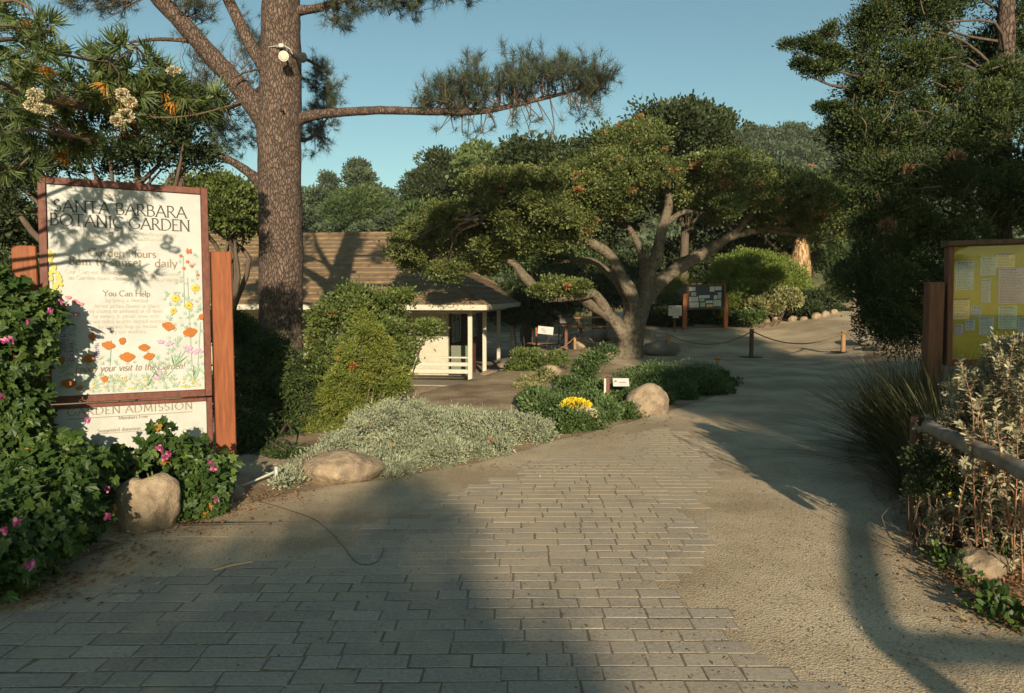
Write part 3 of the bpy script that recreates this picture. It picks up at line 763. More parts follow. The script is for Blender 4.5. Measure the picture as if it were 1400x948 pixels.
# ================================================================== FAR NOTICE BOARD
f0 = P(939, 424, 25.0); f1 = P(991, 422, 25.6); FP = Plane(f0, f1, f0 + np.array([0, 0, .86]))
fb = thing('notice_board', 'small dark notice board on two reddish posts in front of the green hedge', 'notice board', onG(f0[0] + .6, f0[1]))
mb = MB(); FP.board(mb, 0, 0, .07, FP.h, -.1, .05); FP.board(mb, FP.w - .07, 0, FP.w, FP.h, -.1, .05); FP.board(mb, .071, 0, FP.w - .071, .05, -.1, .05); FP.board(mb, .071, FP.h - .06, FP.w - .071, FP.h, -.1, .06)
mb.build('frame', M['darkwood'], fb)
M['navy'] = paint('board_dark_blue', (.025, .035, .06))
mb = MB(); FP.board(mb, .071, .051, FP.w - .071, FP.h - .061, -.08, -.02, bev=.001); mb.build('backing', M['navy'], fb)
k_ = 0
for (a, b, c, d, m) in ((.03, .80, .20, .98, 'white'), (.62, .74, .76, .98, 'white'), (.78, .80, .97, .98, 'white'), (.30, .44, .62, .58, 'white'), (.02, .30, .28, .52, 'white'), (.03, .02, .30, .26, 'white'), (.32, .30, .46, .42, 'green'), (.50, .20, .70, .32, 'white'),
                       (.34, .04, .48, .24, 'green'), (.72, .04, .95, .34, 'green'), (.74, .38, .84, .56, 'white'), (.86, .40, .96, .7, 'blue'), (.08, .56, .22, .74, 'green'), (.52, .02, .70, .14, 'cream')):
    U = lambda t: .085 + t * (FP.w - .17); V_ = lambda t: .06 + t * (FP.h - .13); k_ += 1
    mb = MB(); FP.board(mb, U(a), V_(b), U(c), V_(d), -.019, -.015 + k_ * 2e-4, bev=.0005); mb.build('notice', {'white': M['signwhite']}.get(m) or PAP[m], fb)
for px, tp, Y in ((936.5, 402, 25.0), (992.5, 401, 25.65)):
    t = P(px, tp, Y); b = onG(t[0], t[1]); mb = MB(); mb.box((t[0], t[1], (t[2] + b[2] - .3) / 2), (.15, .14, t[2] - b[2] + .3), bev=.01); mb.build('post', M['redwood'], fb)
# white sheet sign left of it
t = P(923, 425, 24.4); b = onG(t[0], t[1])
ws = thing('information_sign', 'plain white square sign on a thin stake left of the far notice board', 'sign', b)
mb = MB(); mb.box((t[0], t[1], t[2]), (.44, .03, .34), bev=.004); mb.build('panel', M['signwhite'], ws)
mb = MB(); mb.box((t[0], t[1] + .04, (t[2] + b[2]) / 2 - .05), (.05, .04, t[2] - b[2] + .1)); mb.build('stake', M['darkwood'], ws)
mb = MB(); mb.box((t[0] + .02, t[1] - .022, t[2] - .21), (.2, .012, .06)); mb.build('tag', M['signwhite'], ws)
mb = MB(); mb.box((t[0] - .13, t[1] - .0175, t[2] + .1), (.06, .004, .05))
for i in range(5): mb.box((t[0] + .01, t[1] - .0175, t[2] + .04 - i * .035), (.3 - (i % 2) * .06, .004, .008))
mb.build('print', M['ink2'], ws)
# ================================================================== GROUND
def axis(lo, hi, fine_lo, fine_hi, fine, coarse_n):
    a = np.arange(fine_lo, fine_hi + 1e-6, fine)
    l = fine_lo - np.geomspace(fine, fine_lo - lo, coarse_n)[::-1]
    r = fine_hi + np.geomspace(fine, hi - fine_hi, coarse_n)
    return np.concatenate([l, a, r])

def grid_mesh(name, xs, ys, zf, material, k='structure'):
    Xg, Yg = np.meshgrid(xs, ys); Zg = zf(Xg, Yg)
    V = np.stack([Xg, Yg, Zg], -1).reshape(-1, 3); nx, ny = len(xs), len(ys)
    i = np.arange(nx - 1)[None, :] + np.arange(ny - 1)[:, None] * nx
    idx = np.stack([i, i + 1, i + 1 + nx, i + nx], -1).reshape(-1)
    o = raw_mesh(name, V, idx, np.full((nx - 1) * (ny - 1), 4), material, smooth=True)
    o['kind'] = k
    return o

def lumps(x, y, s, seed=0.0):
    f = np.vectorize(lambda a, b: mnoise.noise(Vector((a * s, b * s, seed))))
    return f(x, y)

def groundmat(name, c1, c2, c3, fine=60.0, bump=.5):
    m, nt, o = mat(name)
    tc = N(nt, 'ShaderNodeTexCoord')
    nA = N(nt, 'ShaderNodeTexNoise', Scale=.9, Detail=10.0, Roughness=.6); nB = N(nt, 'ShaderNodeTexNoise', Scale=fine, Detail=4.0, Roughness=.7); nC = N(nt, 'ShaderNodeTexVoronoi', Scale=fine * 1.3)
    for n in (nA, nB, nC): nt.links.new(tc.outputs['Object'], n.inputs['Vector'])
    ca = ramp(nt, [(.40, c1), (.51, c2), (.62, c3)], nA.outputs['Fac'])
    cb = ramp(nt, [(.3, (.62, .6, .58)), (.5, (1, 1, 1)), (.75, (1.35, 1.32, 1.28))], nB.outputs['Fac'])
    mx = nt.nodes.new('ShaderNodeMix'); mx.data_type = 'RGBA'; mx.blend_type = 'MULTIPLY'; mx.inputs[0].default_value = 1
    nt.links.new(ca, mx.inputs[6]); nt.links.new(cb, mx.inputs[7])
    b = N(nt, 'ShaderNodeBsdfPrincipled', Roughness=.95); b.inputs['Specular IOR Level'].default_value = .15
    nt.links.new(mx.outputs[2], b.inputs['Base Color'])
    ad = N(nt, 'ShaderNodeMath', _operation='MULTIPLY_ADD'); ad.inputs[1].default_value = .6
    nt.links.new(nC.outputs['Distance'], ad.inputs[0]); nt.links.new(nB.outputs['Fac'], ad.inputs[2])
    nD = N(nt, 'ShaderNodeTexNoise', Scale=9.0, Detail=5.0, Roughness=.6); nt.links.new(tc.outputs['Object'], nD.inputs['Vector'])
    ad2 = N(nt, 'ShaderNodeMath', _operation='MULTIPLY_ADD'); ad2.inputs[1].default_value = .35
    nt.links.new(nD.outputs['Fac'], ad2.inputs[0]); nt.links.new(ad.outputs[0], ad2.inputs[2])
    bp = N(nt, 'ShaderNodeBump', Strength=bump, Distance=.012); nt.links.new(ad2.outputs[0], bp.inputs['Height']); nt.links.new(bp.outputs[0], b.inputs['Normal'])
    nt.links.new(b.outputs[0], o.inputs['Surface'])
    return m
M['soil'] = groundmat('garden_soil', (.21, .145, .09), (.33, .245, .155), (.43, .335, .225), 35, .8)
M['path'] = groundmat('gravel_path', (.34, .262, .172), (.435, .345, .232), (.52, .42, .29), 70, .45)
M['paver'] = None
def pavermat():
    m, nt, o = mat('concrete_paver')
    at = N(nt, 'ShaderNodeAttribute', _attribute_name='rnd'); tc = N(nt, 'ShaderNodeTexCoord')
    c = ramp(nt, [(0, (.19, .152, .11)), (.02, (.19, .152, .11)), (.03, (.30, .255, .205)), (.5, (.345, .298, .24)), (1, (.40, .345, .275))], at.outputs['Fac'])
    n1 = N(nt, 'ShaderNodeTexNoise', Scale=55.0, Detail=6.0, Roughness=.7); n2 = N(nt, 'ShaderNodeTexNoise', Scale=3.0, Detail=8.0, Roughness=.65)
    for n in (n1, n2): nt.links.new(tc.outputs['Object'], n.inputs['Vector'])
    f1 = ramp(nt, [(.3, (.7, .7, .7)), (.7, (1.25, 1.22, 1.18))], n1.outputs['Fac'])
    mx = nt.nodes.new('ShaderNodeMix'); mx.data_type = 'RGBA'; mx.blend_type = 'MULTIPLY'; mx.inputs[0].default_value = 1
    nt.links.new(c, mx.inputs[6]); nt.links.new(f1, mx.inputs[7])
    sx = N(nt, 'ShaderNodeSeparateXYZ'); nt.links.new(tc.outputs['Object'], sx.inputs[0])
    mr = N(nt, 'ShaderNodeMapRange'); mr.inputs[1].default_value = 3.6; mr.inputs[2].default_value = 6.4; mr.inputs[3].default_value = -.10; mr.inputs[4].default_value = .14; nt.links.new(sx.outputs['Y'], mr.inputs[0])
    av = N(nt, 'ShaderNodeMath', _operation='ADD'); nt.links.new(n2.outputs['Fac'], av.inputs[0]); nt.links.new(mr.outputs[0], av.inputs[1])
    gt = N(nt, 'ShaderNodeMath', _operation='GREATER_THAN'); gt.inputs[1].default_value = .025; nt.links.new(at.outputs['Fac'], gt.inputs[0])
    f2 = ramp(nt, [(.40, (0, 0, 0)), (.60, (.9, .9, .9))], av.outputs[0])
    ml = N(nt, 'ShaderNodeMath', _operation='MULTIPLY'); nt.links.new(f2, ml.inputs[0]); nt.links.new(gt.outputs[0], ml.inputs[1]); f2 = ml.outputs[0]
    m2 = nt.nodes.new('ShaderNodeMix'); m2.data_type = 'RGBA'; nt.links.new(f2, m2.inputs[0]); nt.links.new(mx.outputs[2], m2.inputs[6]); m2.inputs[7].default_value = (.41, .335, .235, 1)
    b = N(nt, 'ShaderNodeBsdfPrincipled', Roughness=.9); b.inputs['Specular IOR Level'].default_value = .2
    nt.links.new(m2.outputs[2], b.inputs['Base Color'])
    bp = N(nt, 'ShaderNodeBump', Strength=.5, Distance=.004); nt.links.new(n1.outputs['Fac'], bp.inputs['Height']); nt.links.new(bp.outputs[0], b.inputs['Normal'])
    nt.links.new(b.outputs[0], o.inputs['Surface']); return m
M['paver'] = pavermat()

def Hrough(x, y):
    return H(x, y) - 0.02 * sm(3, 10, np.abs(y)) * 0
gx = axis(-260, 260, -9, 13, .22, 22); gy = axis(-60, 420, -2, 42, .22, 22)
def Zg(x, y):
    z = H(x, y)
    near = (np.abs(x) < 14) & (y > -3) & (y < 43)
    return z + np.where(near, 0.0, 0.0)
ground = grid_mesh('ground', gx, gy, Zg, M['soil'])

Lpx = [(-900, 948), (-300, 850), (-40, 815), (60, 780), (170, 738), (250, 716), (330, 692), (420, 668), (520, 655), (640, 635), (760, 603), (870, 574), (960, 549), (1003, 531), (1004, 519), (930, 507), (800, 494), (770, 478), (850, 462), (930, 450), (1080, 438), (1142, 417)]
Rpx = [(1750, 948), (1480, 900), (1370, 850), (1310, 800), (1265, 750), (1225, 705), (1185, 655), (1160, 615), (1172, 570), (1190, 520), (1180, 470), (1172, 440), (1178, 418)]
def edge(pts):
    w = np.array([G(*p)[:2] for p in pts]); o = np.argsort(w[:, 1]); return w[o]
LE, RE = edge(Lpx), edge(Rpx)
LE = np.vstack([[-4.5, -8], LE, [LE[-1, 0] + 4, 75]]); RE = np.vstack([[4.5, -8], RE, [RE[-1, 0] + 5.2, 75]])
def Lx(y): return np.interp(y, LE[:, 1], LE[:, 0])
def Rx(y): return np.interp(y, RE[:, 1], RE[:, 0])
ys = np.concatenate([np.arange(-8, 16, .06), np.arange(16, 75, .2)])
us = np.linspace(0, 1, 70)
le = Lx(ys) + .10 * lumps(ys * 0, ys, 1.7, 3) + .05 * lumps(ys * 0, ys, 7, 4); re_ = Rx(ys) + .10 * lumps(ys * 0, ys, 1.5, 8) + .05 * lumps(ys * 0, ys, 6, 9)
Xp = le[:, None] + (re_ - le)[:, None] * us[None]; Yp = np.repeat(ys[:, None], len(us), 1)
Zp = H(Xp, Yp) + .012 - .02 * (np.minimum(us, 1 - us)[None] < .005)
V = np.stack([Xp, Yp, Zp], -1).reshape(-1, 3); nx, ny = len(us), len(ys)
i = np.arange(nx - 1)[None, :] + np.arange(ny - 1)[:, None] * nx
pth = raw_mesh('path', V, np.stack([i, i + 1, i + 1 + nx, i + nx], -1).reshape(-1), np.full((nx - 1) * (ny - 1), 4), M['path'], smooth=True); pth['kind'] = 'structure'

# pavers: one mesh of individually tilted stones, their edges drowned in grit
PL = np.array([G(*p)[:2] for p in ((-500, 948), (-200, 862), (0, 822), (150, 796), (300, 768), (400, 742), (480, 710), (540, 685), (600, 660), (690, 634), (790, 606), (860, 590), (900, 583))])
PR = np.array([G(*p)[:2] for p in ((1085, 948), (1030, 912), (968, 862), (938, 826), (895, 812), (930, 770), (985, 700), (1000, 650), (985, 610), (940, 590))])
PL = PL[np.argsort(PL[:, 1])]; PR = PR[np.argsort(PR[:, 1])]
pv = MB(); rp = random.Random(5)
y = 1.6; row = 0
while y < 8.9:
    rh = .118
    x0 = np.interp(y, PL[:, 1], PL[:, 0]) + rp.uniform(-.12, .1); x1 = np.interp(y, PR[:, 1], PR[:, 0]) + rp.uniform(-.12, .08)
    x = -4.6 + rp.uniform(0, .2)
    while x < x1:
        if x < -.2 + .1 * y: L = rp.choice((.30, .33, .27, .24, .16))
        else: L = rp.choice((.215, .215, .215, .11, .16))
        if x > x0:
            edge_d = min(x - x0, x1 - x)
            yc = y + .025 * math.sin(x * 1.3 + 1) + .01 * mnoise.noise(Vector((x * 2, y * 2, 0)))
            bury = .006 * mnoise.noise(Vector((x * .8, yc * .8, 2))) + .0055 * float(sm(4.6, 8.4, yc)) + (.005 if edge_d < .2 and x > 0 and y > 3.9 else 0) + (.005 if edge_d < .3 and x < 0 else 0)
            hz = float(H(x, yc)) + .012 + .0030 - bury * .55
            g = .0025 + rp.uniform(0, .002)
            w, h = L - 2 * g, rh - 2 * g; b = .004
            cx, cy = x + L / 2, yc + rh / 2; a = rp.gauss(0, .010); tx, ty = rp.gauss(0, .003), rp.gauss(0, .004)
            top = [(-w / 2 + b, -h / 2 + b), (w / 2 - b, -h / 2 + b), (w / 2 - b, h / 2 - b), (-w / 2 + b, h / 2 - b)]
            top = [(p + rp.uniform(-.003, .003), q + rp.uniform(-.003, .003)) for p, q in top]
            bot = [(p + b * (1 if p > 0 else -1), q + b * (1 if q > 0 else -1)) for p, q in top]
            VV = []
            for pts, dz in ((bot, -.03), (bot, -.0022), (top, 0)):
                for p, q in pts:
                    VV.append((cx + p * math.cos(a) - q * math.sin(a), cy + p * math.sin(a) + q * math.cos(a), hz + dz + (p * tx + q * ty)))
            Fc = [(8, 9, 10, 11)] + [(k, (k + 1) % 4, 4 + (k + 1) % 4, 4 + k) for k in range(4)] + [(4 + k, 4 + (k + 1) % 4, 8 + (k + 1) % 4, 8 + k) for k in range(4)]
            pv.add(VV, Fc, min(1, max(.05, rp.gauss(.45, .22))))
            if bury < .0045 and rp.random() < .93 - .35 * float(sm(4.5, 7.5, yc)):
                e = rp.uniform(-.0005, .001); zb = hz - .0016
                zb = max(zb, float(H(x, yc)) + .0131)
                if hz - zb > .0010: pv.add([(x - e, y + (yc - y) - e, zb), (x + L + e, yc - e, zb), (x + L + e, yc + rh + e, zb), (x - e, yc + rh + e, zb)], [(0, 1, 2, 3)], 0.0)
        x += L
    y += rh; row += 1
o = pv.build('brick_paving', M['paver'], rnd=True); o['kind'] = 'structure'

# ================================================================== HILLS
def hillz(x, y):
    az = x / np.maximum(y, 1)
    crest = np.interp(az, [-.9, -.55, -.30, -.16, -.08, 0, .08, .2, .3, .36, .42, .5, .7, 1.0], [.10, .12, .115, .085, .095, .12, .14, .155, .165, .172, .165, .165, .14, .12]) * 150
    t = sm(48, 150, y)
    b = sm(170, 300, y)
    return crest * t * (1 - .5 * b) + H(x, np.minimum(y, 60)) * (1 - t) - .6 * (1 - sm(50, 62, y)) + 1.6 * t
M['hill'] = surf('hill_grass', (.12, .12, .05), (.22, .19, .09), scale=.05, bump=.1, c3=(.08, .10, .04), scale2=.02)
hx = np.linspace(-190, 260, 120); hy = np.linspace(50, 330, 80)
hl = grid_mesh('hills', hx, hy, hillz, M['hill'])
# ================================================================== GARDEN HOUSE
C0 = np.array([-1.28, 22.4, 0.0]); UA = np.array([-.991, .131, 0]); UB = np.array([.131, .991, 0]); HR = math.atan2(-.131, .991)
def B(a, b, z): return C0 + UA * a + UB * b + np.array([0, 0, z])
hs = thing('garden_house', 'low white garden house with brown hipped shingle roof and white posted porch', 'house', B(7, 5, -1.12))
M['shingle'] = surf('cedar_shingles', (.13, .085, .048), (.235, .162, .093), scale=3.5, stretch=(1, 1, 1), rough=.9, bump=.5, dist=.01, c3=(.175, .12, .07), scale2=1.2)
def hb(mb, a0, b0, z0, a1, b1, z1, bev=.01):
    c = B((a0 + a1) / 2, (b0 + b1) / 2, (z0 + z1) / 2); mb.box(c, (abs(a1 - a0), abs(b1 - b0), abs(z1 - z0)), rz=HR, bev=bev); return mb
A_R, A_L, B_F, B_B, ZE, ZR, RA, RB = -.62, 17.0, -.75, 11.35, 1.32, 3.95, 3.9, 5.3
roof = MB(); n = 15; rr = random.Random(2)
def lerp(a, b, t): return a + (b - a) * t
for i in range(n):
    t0, t1 = i / n, (i + 1) / n; lift = .045
    for face in ('f', 'r', 'b'):
        def pt(t, side, lf):
            z = lerp(ZE, ZR, t) + lf
            if face == 'f': b = lerp(B_F, RB, t); a = lerp(A_R, RA, t) if side == 0 else A_L
            elif face == 'b': b = lerp(B_B, RB, t); a = A_L if side == 0 else lerp(A_R, RA, t)
            else: a = lerp(A_R, RA, t); b = lerp(B_B, RB, t) if side == 0 else lerp(B_F, RB, t)
            return B(a, b, z)
        # courses cut into shingle lengths with uneven butts
        m = 46 if face == 'f' else 30
        for k in range(m):
            s0, s1 = k / m, (k + 1) / m; j = lift + rr.uniform(-.010, .014)
            p0 = lerp(pt(t0, 0, j), pt(t0, 1, j), s0); p1 = lerp(pt(t0, 0, j), pt(t0, 1, j), s1)
            q0 = lerp(pt(t1, 0, .004), pt(t1, 1, .004), s0); q1 = lerp(pt(t1, 0, .004), pt(t1, 1, .004), s1)
            d0 = lerp(pt(t0, 0, 0), pt(t0, 1, 0), s0); d1 = lerp(pt(t0, 0, 0), pt(t0, 1, 0), s1)
            roof.add([p0, p1, q1, q0, d0, d1], [(0, 3, 2, 1), (4, 0, 1, 5)], rr.random())
ro = roof.build('roof', M['shingle'], hs)
mb = MB()
for b_end in (B_F, B_B):
    mb.tube([B(A_R, b_end, ZE + .05), B(RA, RB, ZR + .05)], .05, 6)
mb.tube([B(RA, RB, ZR + .04), B(A_L, RB, ZR + .04)], .07, 6); mb.build('ridge_cap', M['shingle'], ro)
mb = MB(); hb(mb, A_R, B_F - .02, ZE - .14, A_L, B_F + .03, ZE + .02); hb(mb, A_R - .02, B_F + .032, ZE - .14, A_R + .03, B_B - .032, ZE + .02); hb(mb, A_R, B_B - .03, ZE - .14, A_L, B_B + .02, ZE + .02); mb.build('fascia', M['white'], ro)
mb = MB(); hb(mb, A_R + .05, B_F + .05, ZE - .10, A_L, B_B - .05, ZE - .06); mb.build('soffit', M['deck'], ro)
FZ = -1.12
mb = MB(); hb(mb, -.28, -.28, FZ - .5, 17, 11, FZ); mb.build('porch_floor', M['deck'], hs)
mb = MB(); hb(mb, -.55, -1.05, FZ - .6, 9, -.82, FZ - .12); mb.build('low_wall', M['wallwhite'], hs)
for a, b in ((0, 0), (0, 2.62), (0, 5.85), (0, 9.7), (3.3, 0), (6.7, 0), (10.1, 0), (13.5, 0)):
    mb = MB(); hb(mb, a - .065, b - .065, FZ - .3 if b == 0 and a == 0 else FZ, a + .065, b + .065, ZE - .26, .008); mb.build('porch_post', M['white'], hs)
mb = MB(); hb(mb, -.05, -.05, ZE - .26, 17, .05, ZE - .14); hb(mb, -.05, .06, ZE - .26, .05, 9.8, ZE - .14); mb.build('porch_beam', M['white'], hs)
for z, h in ((.42 + FZ + .2, .12), (FZ + .40, .13), (FZ + .83, .055)):
    mb = MB(); hb(mb, .07, -.04, z - h / 2, 3.23, .04, z + h / 2); mb.build('porch_rail', M['white'], hs)
    mb = MB(); hb(mb, 3.37, -.04, z - h / 2, 6.63, .04, z + h / 2); mb.build('porch_rail', M['white'], hs)
mb = MB(); hb(mb, 1.25, 2.5, FZ, 16.5, 2.68, ZE - .12); mb.build('front_wall', M['wallwhite'], hs)
M['brownwall'] = surf('brown_boards', (.07, .035, .022), (.12, .06, .04), scale=4, stretch=(4, 4, 1), rough=.8)
mb = MB(); hb(mb, 1.5, 3.6, FZ, 1.62, 10.9, ZE - .12); mb.build('side_wall', M['brownwall'], hs)
mb = MB(); hb(mb, 1.62, 10.7, FZ, 16.5, 10.86, ZE - .12); mb.build('back_wall', M['brownwall'], hs)
gm2, nt, o_ = mat('window_glass'); gb = N(nt, 'ShaderNodeBsdfPrincipled', Roughness=.06); gb.inputs['Base Color'].default_value = (.03, .035, .04, 1); gb.inputs['Specular IOR Level'].default_value = .8; nt.links.new(gb.outputs[0], o_.inputs['Surface']); M['glass'] = gm2
for b0, b1 in ((4.2, 5.6), (7.4, 9.2)):
    mb = MB(); z0, z1 = FZ + 1.0, FZ + 2.05
    hb(mb, 1.44, b0, z0, 1.497, b0 + .06, z1); hb(mb, 1.44, b1 - .06, z0, 1.497, b1, z1); hb(mb, 1.44, b0 + .062, z0, 1.497, b1 - .062, z0 + .06); hb(mb, 1.44, b0 + .062, z1 - .06, 1.497, b1 - .062, z1)
    hb(mb, 1.45, (b0 + b1) / 2 - .02, z0 + .062, 1.49, (b0 + b1) / 2 + .02, z1 - .062)
    w = mb.build('window', M['white'], hs)
    mb = MB(); hb(mb, 1.47, b0 + .06, z0 + .06, 1.485, b1 - .06, z1 - .06, .002); mb.build('pane', M['glass'], w)
for a0, a1 in ((2.6, 3.6), (5.2, 6.6), (8.5, 10.2)):
    z0, z1 = FZ + 1.0, FZ + 2.0; mb = MB()
    hb(mb, a0, 2.44, z0, a0 + .06, 2.497, z1); hb(mb, a1 - .06, 2.44, z0, a1, 2.497, z1); hb(mb, a0 + .062, 2.44, z0, a1 - .062, 2.497, z0 + .06); hb(mb, a0 + .062, 2.44, z1 - .06, a1 - .062, 2.497, z1)
    w = mb.build('window', M['white'], hs); mb = MB(); hb(mb, a0 + .06, 2.47, z0 + .06, a1 - .06, 2.485, z1 - .06, .002); mb.build('pane', M['glass'], w)
M['reddoor'] = surf('reddish_door', (.14, .035, .022), (.21, .06, .04), scale=4, stretch=(4, 4, 1), rough=.6)
mb = MB(); hb(mb, .55, 3.0, FZ, .62, 3.95, FZ + 1.15); mb.build('half_door', M['reddoor'], hs)
M['greygreen'] = plain('grey_green_panel', (.13, .15, .11))
mb = MB(); hb(mb, .62, 2.9, FZ + .1, 1.24, 3.0, FZ + 1.0); mb.build('counter', M['greygreen'], hs)
for a, b in ((.62, 3.05), (1.5, 3.5)):
    mb = MB(); hb(mb, a - .05, b - .05, FZ, a + .05, b + .05, ZE - .12); mb.build('door_post', M['brownwall'], hs)

# paved landing with steps of flat stones right of the porch
def place(px, py, Y=None):
    if Y is None: return G(px, py)
    p = P(px, py, Y); return onG(p[0], p[1])

# ================================================================== PINE
pn = thing('pine_tree', 'tall pine with bare reddish-brown trunk carrying two floodlights and one long horizontal branch', 'tree', onG(-4.27, 13.5))
KP = 1.125
def D(px, py, Y=12.0): return P(px, py, Y * KP)
def PBk(px, py, Y, a, b, r): return PB(px, py, Y * KP, a, b, r * KP)
tb = MB()
base = onG(-4.28, 13.5, -.2)
tb.tube([base, D(384, 560), D(384, 450), D(384, 350), D(383, 250), D(382, 165), D(384, 90), D(384, 15), D(386, -90, 12.1), D(392, -220, 12.2), D(398, -330, 12.4)],
        np.array([.46, .37, .35, .345, .34, .345, .315, .30, .25, .20, .10]) * KP, 30, wob=.07, sub=6, wf=3.0)
trunk = tb.build('trunk', M['pinebark'], pn, smooth=True)
def pbranch(pts, rad, seg=12, name='branch', m='pinebark', wob=.12):
    mb = MB(); mb.tube([D(*p) for p in pts], np.array(rad) * KP, seg, wob=wob, sub=5); return mb.build(name, M[m], pn, smooth=True)
pbranch([(384, 200, 12.0), (366, 168, 12.0), (335, 128, 11.9), (290, 78, 11.7), (248, 30, 11.5), (212, -8, 11.4), (170, -70, 11.2), (120, -150, 11.0)], [.22, .21, .165, .14, .13, .12, .09, .04])
pbranch([(380, 118, 12.0), (362, 92, 12.0), (343, 62, 12.1), (322, 20, 12.2), (303, -22, 12.3), (280, -100, 12.4)], [.14, .12, .10, .095, .08, .03])
pbranch([(385, 275, 12.0), (362, 255, 12.0), (340, 236, 11.9), (315, 220, 11.8), (286, 210, 11.7), (262, 214, 11.6)], [.13, .115, .075, .06, .05, .02])
LB = [(390, 172, 12.0), (412, 162, 12.0), (440, 156, 11.9), (480, 153, 11.8), (520, 151, 11.7), (560, 152, 11.6), (610, 153, 11.5), (650, 153, 11.4), (690, 147, 11.3), (725, 139, 11.3), (770, 128, 11.3), (815, 116, 11.3), (838, 104, 11.3)]
pbranch(LB, [.13, .10, .075, .068, .064, .06, .056, .052, .04, .034, .026, .016, .008])
pbranch([(388, 30, 12.0), (405, 16, 12.0), (430, 12, 11.9), (458, 4, 11.8), (500, -14, 11.6), (560, -30, 11.4), (640, -40, 11.3), (700, -60, 11.2)], [.11, .085, .065, .055, .05, .04, .03, .01])
pbranch([(385, 150, 12.2), (405, 190, 14.0), (430, 185, 15.4), (455, 150, 16)], [.05, .04, .03, .01])
pbranch([(382, 80, 12.2), (415, 80, 14.4), (450, 100, 16)], [.05, .035, .01])
pbranch([(380, 100, 12.2), (345, 130, 14), (310, 150, 15.5), (262, 165, 16.5)], [.06, .05, .03, .01])
# short stubs
for (p, q, r) in (((258, 56, 11.6), (176, 58, 11.2), .035), ((355, 95, 11.8), (318, 108, 11.5), .02), ((384, 150, 11.67), (387, 152, 11.6), .03)):
    pbranch([p, ((p[0] + q[0]) / 2, (p[1] + q[1]) / 2 - 3, (p[2] + q[2]) / 2), q], [r, r * .8, r * .5], 8, 'branch_stub')
# crown of twigs and needle tufts
tw = MB(); tp, td = [], []
def needles_at(line, blobs, count, droop=0.0, seed=1, along=3):
    g = np.random.default_rng(seed)
    L = np.array([D(*p) for p in line])
    Ld, _ = spline(L, np.ones(len(L)), 5)
    vol = np.array([np.prod(b[1]) ** .6 for b in blobs]); vol /= vol.sum()
    for _i in range(count):
        c, r = blobs[g.choice(len(blobs), p=vol)]
        d = unit(g.normal(size=3)); t = c + d * np.array(r) * g.uniform(.35, 1.0)
        j = np.argmin(np.linalg.norm(Ld - t, axis=1) + np.abs(g.normal(size=len(Ld))) * .25)
        s = Ld[j]; ln = np.linalg.norm(t - s)
        mid = lerp(s, t, .5) + g.normal(size=3) * ln * .13 + np.array([0, 0, -.04 * ln - droop * ln * .2]); m2 = lerp(s, t, .8) + g.normal(size=3) * ln * .09 + np.array([0, 0, -.02 - droop * ln * .15])
        tw.tube([s, mid, m2, t], [.010 + .003 * ln, .008, .005, .003], 4, sub=3, caps=False)
        e = unit(t - m2)
        tp.append(t); td.append(e)
        for q in range(along):
            w = g.uniform(.6, .98); pos = lerp(mid, t, w) if w > .5 else m2
            off = unit(g.normal(size=3)) * g.uniform(.10, .28); tip = pos + off + np.array([0, 0, .05])
            tw.tube([pos, pos + off * .5, tip], [.006, .005, .003], 3, caps=False)
            tp.append(tip); td.append(unit(off + e * .5 + np.array([0, 0, .2])))
needles_at(LB[5:], [PBk(620, 128, 11.5, 38, 32, .7), PBk(665, 110, 11.4, 45, 34, .7), PBk(715, 100, 11.3, 52, 34, .7), PBk(765, 98, 11.3, 42, 28, .7), PBk(805, 110, 11.3, 36, 26, .6), PBk(590, 140, 11.6, 26, 18, .5)], 165, 0, 3, along=3)
needles_at(LB[6:], [PBk(640, 175, 11.5, 60, 18, .5), PBk(730, 170, 11.3, 60, 22, .5), PBk(800, 150, 11.3, 40, 24, .5)], 42, .8, 4, along=0)
needles_at([(405, 190, 14.0), (430, 185, 15.4), (448, 150, 16), (450, 100, 16)], [PBk(442, 110, 16, 28, 42, .8), PBk(432, 180, 16, 26, 38, .8), PBk(448, 150, 16, 16, 30, .6)], 80, .2, 5)
needles_at([(388, 30, 12.0), (430, 12, 11.9), (500, -14, 11.6), (560, -30, 11.4), (640, -40, 11.3)], [PBk(490, -20, 11.7, 60, 30, .8), PBk(470, 20, 11.7, 34, 24, .6), PBk(540, 5, 11.5, 45, 26, .7), PBk(600, -15, 11.4, 46, 28, .6), PBk(660, -25, 11.3, 45, 24, .6), PBk(560, -60, 11.4, 100, 30, .8)], 130, .6, 6)
needles_at([(345, 130, 14), (310, 150, 15.5), (290, 158, 16), (262, 165, 16.5)], [PBk(300, 120, 16, 46, 40, 1.0), PBk(320, 190, 16, 42, 36, 1.0), PBk(275, 60, 16, 34, 34, 1.0), PBk(342, 60, 16, 26, 50, .8)], 100, .1, 7)
needles_at([(250, 30, 11.5), (212, -8, 11.4), (170, -70, 11.2)], [PBk(140, -10, 11.3, 44, 26, .8), PBk(105, 5, 11.3, 32, 20, .6), PBk(200, -90, 11.2, 90, 50, 1.2), PBk(270, 5, 11.6, 28, 26, .6)], 110, .4, 8)
needles_at([(384, -60, 12.1), (392, -220, 12.2), (398, -330, 12.4)], [PBk(330, -220, 12.2, 110, 70, 1.6), PBk(470, -240, 12.2, 110, 70, 1.6), PBk(400, -340, 12.2, 100, 60, 1.5), PBk(360, -130, 12.4, 90, 40, 1.2)], 190, .1, 9)
tw.build('twigs', M['twig'], pn)['kind'] = 'stuff'
tp = np.array(tp); td = np.array(td); nn = 30
k = np.repeat(np.arange(len(tp)), nn)
dd = unit(td[k] * .75 + rdir(len(k)) * .85)
rr_ = np.clip(rng.random(len(tp))[k] * .6 + rng.random(len(k)) * .4, 0, 1)
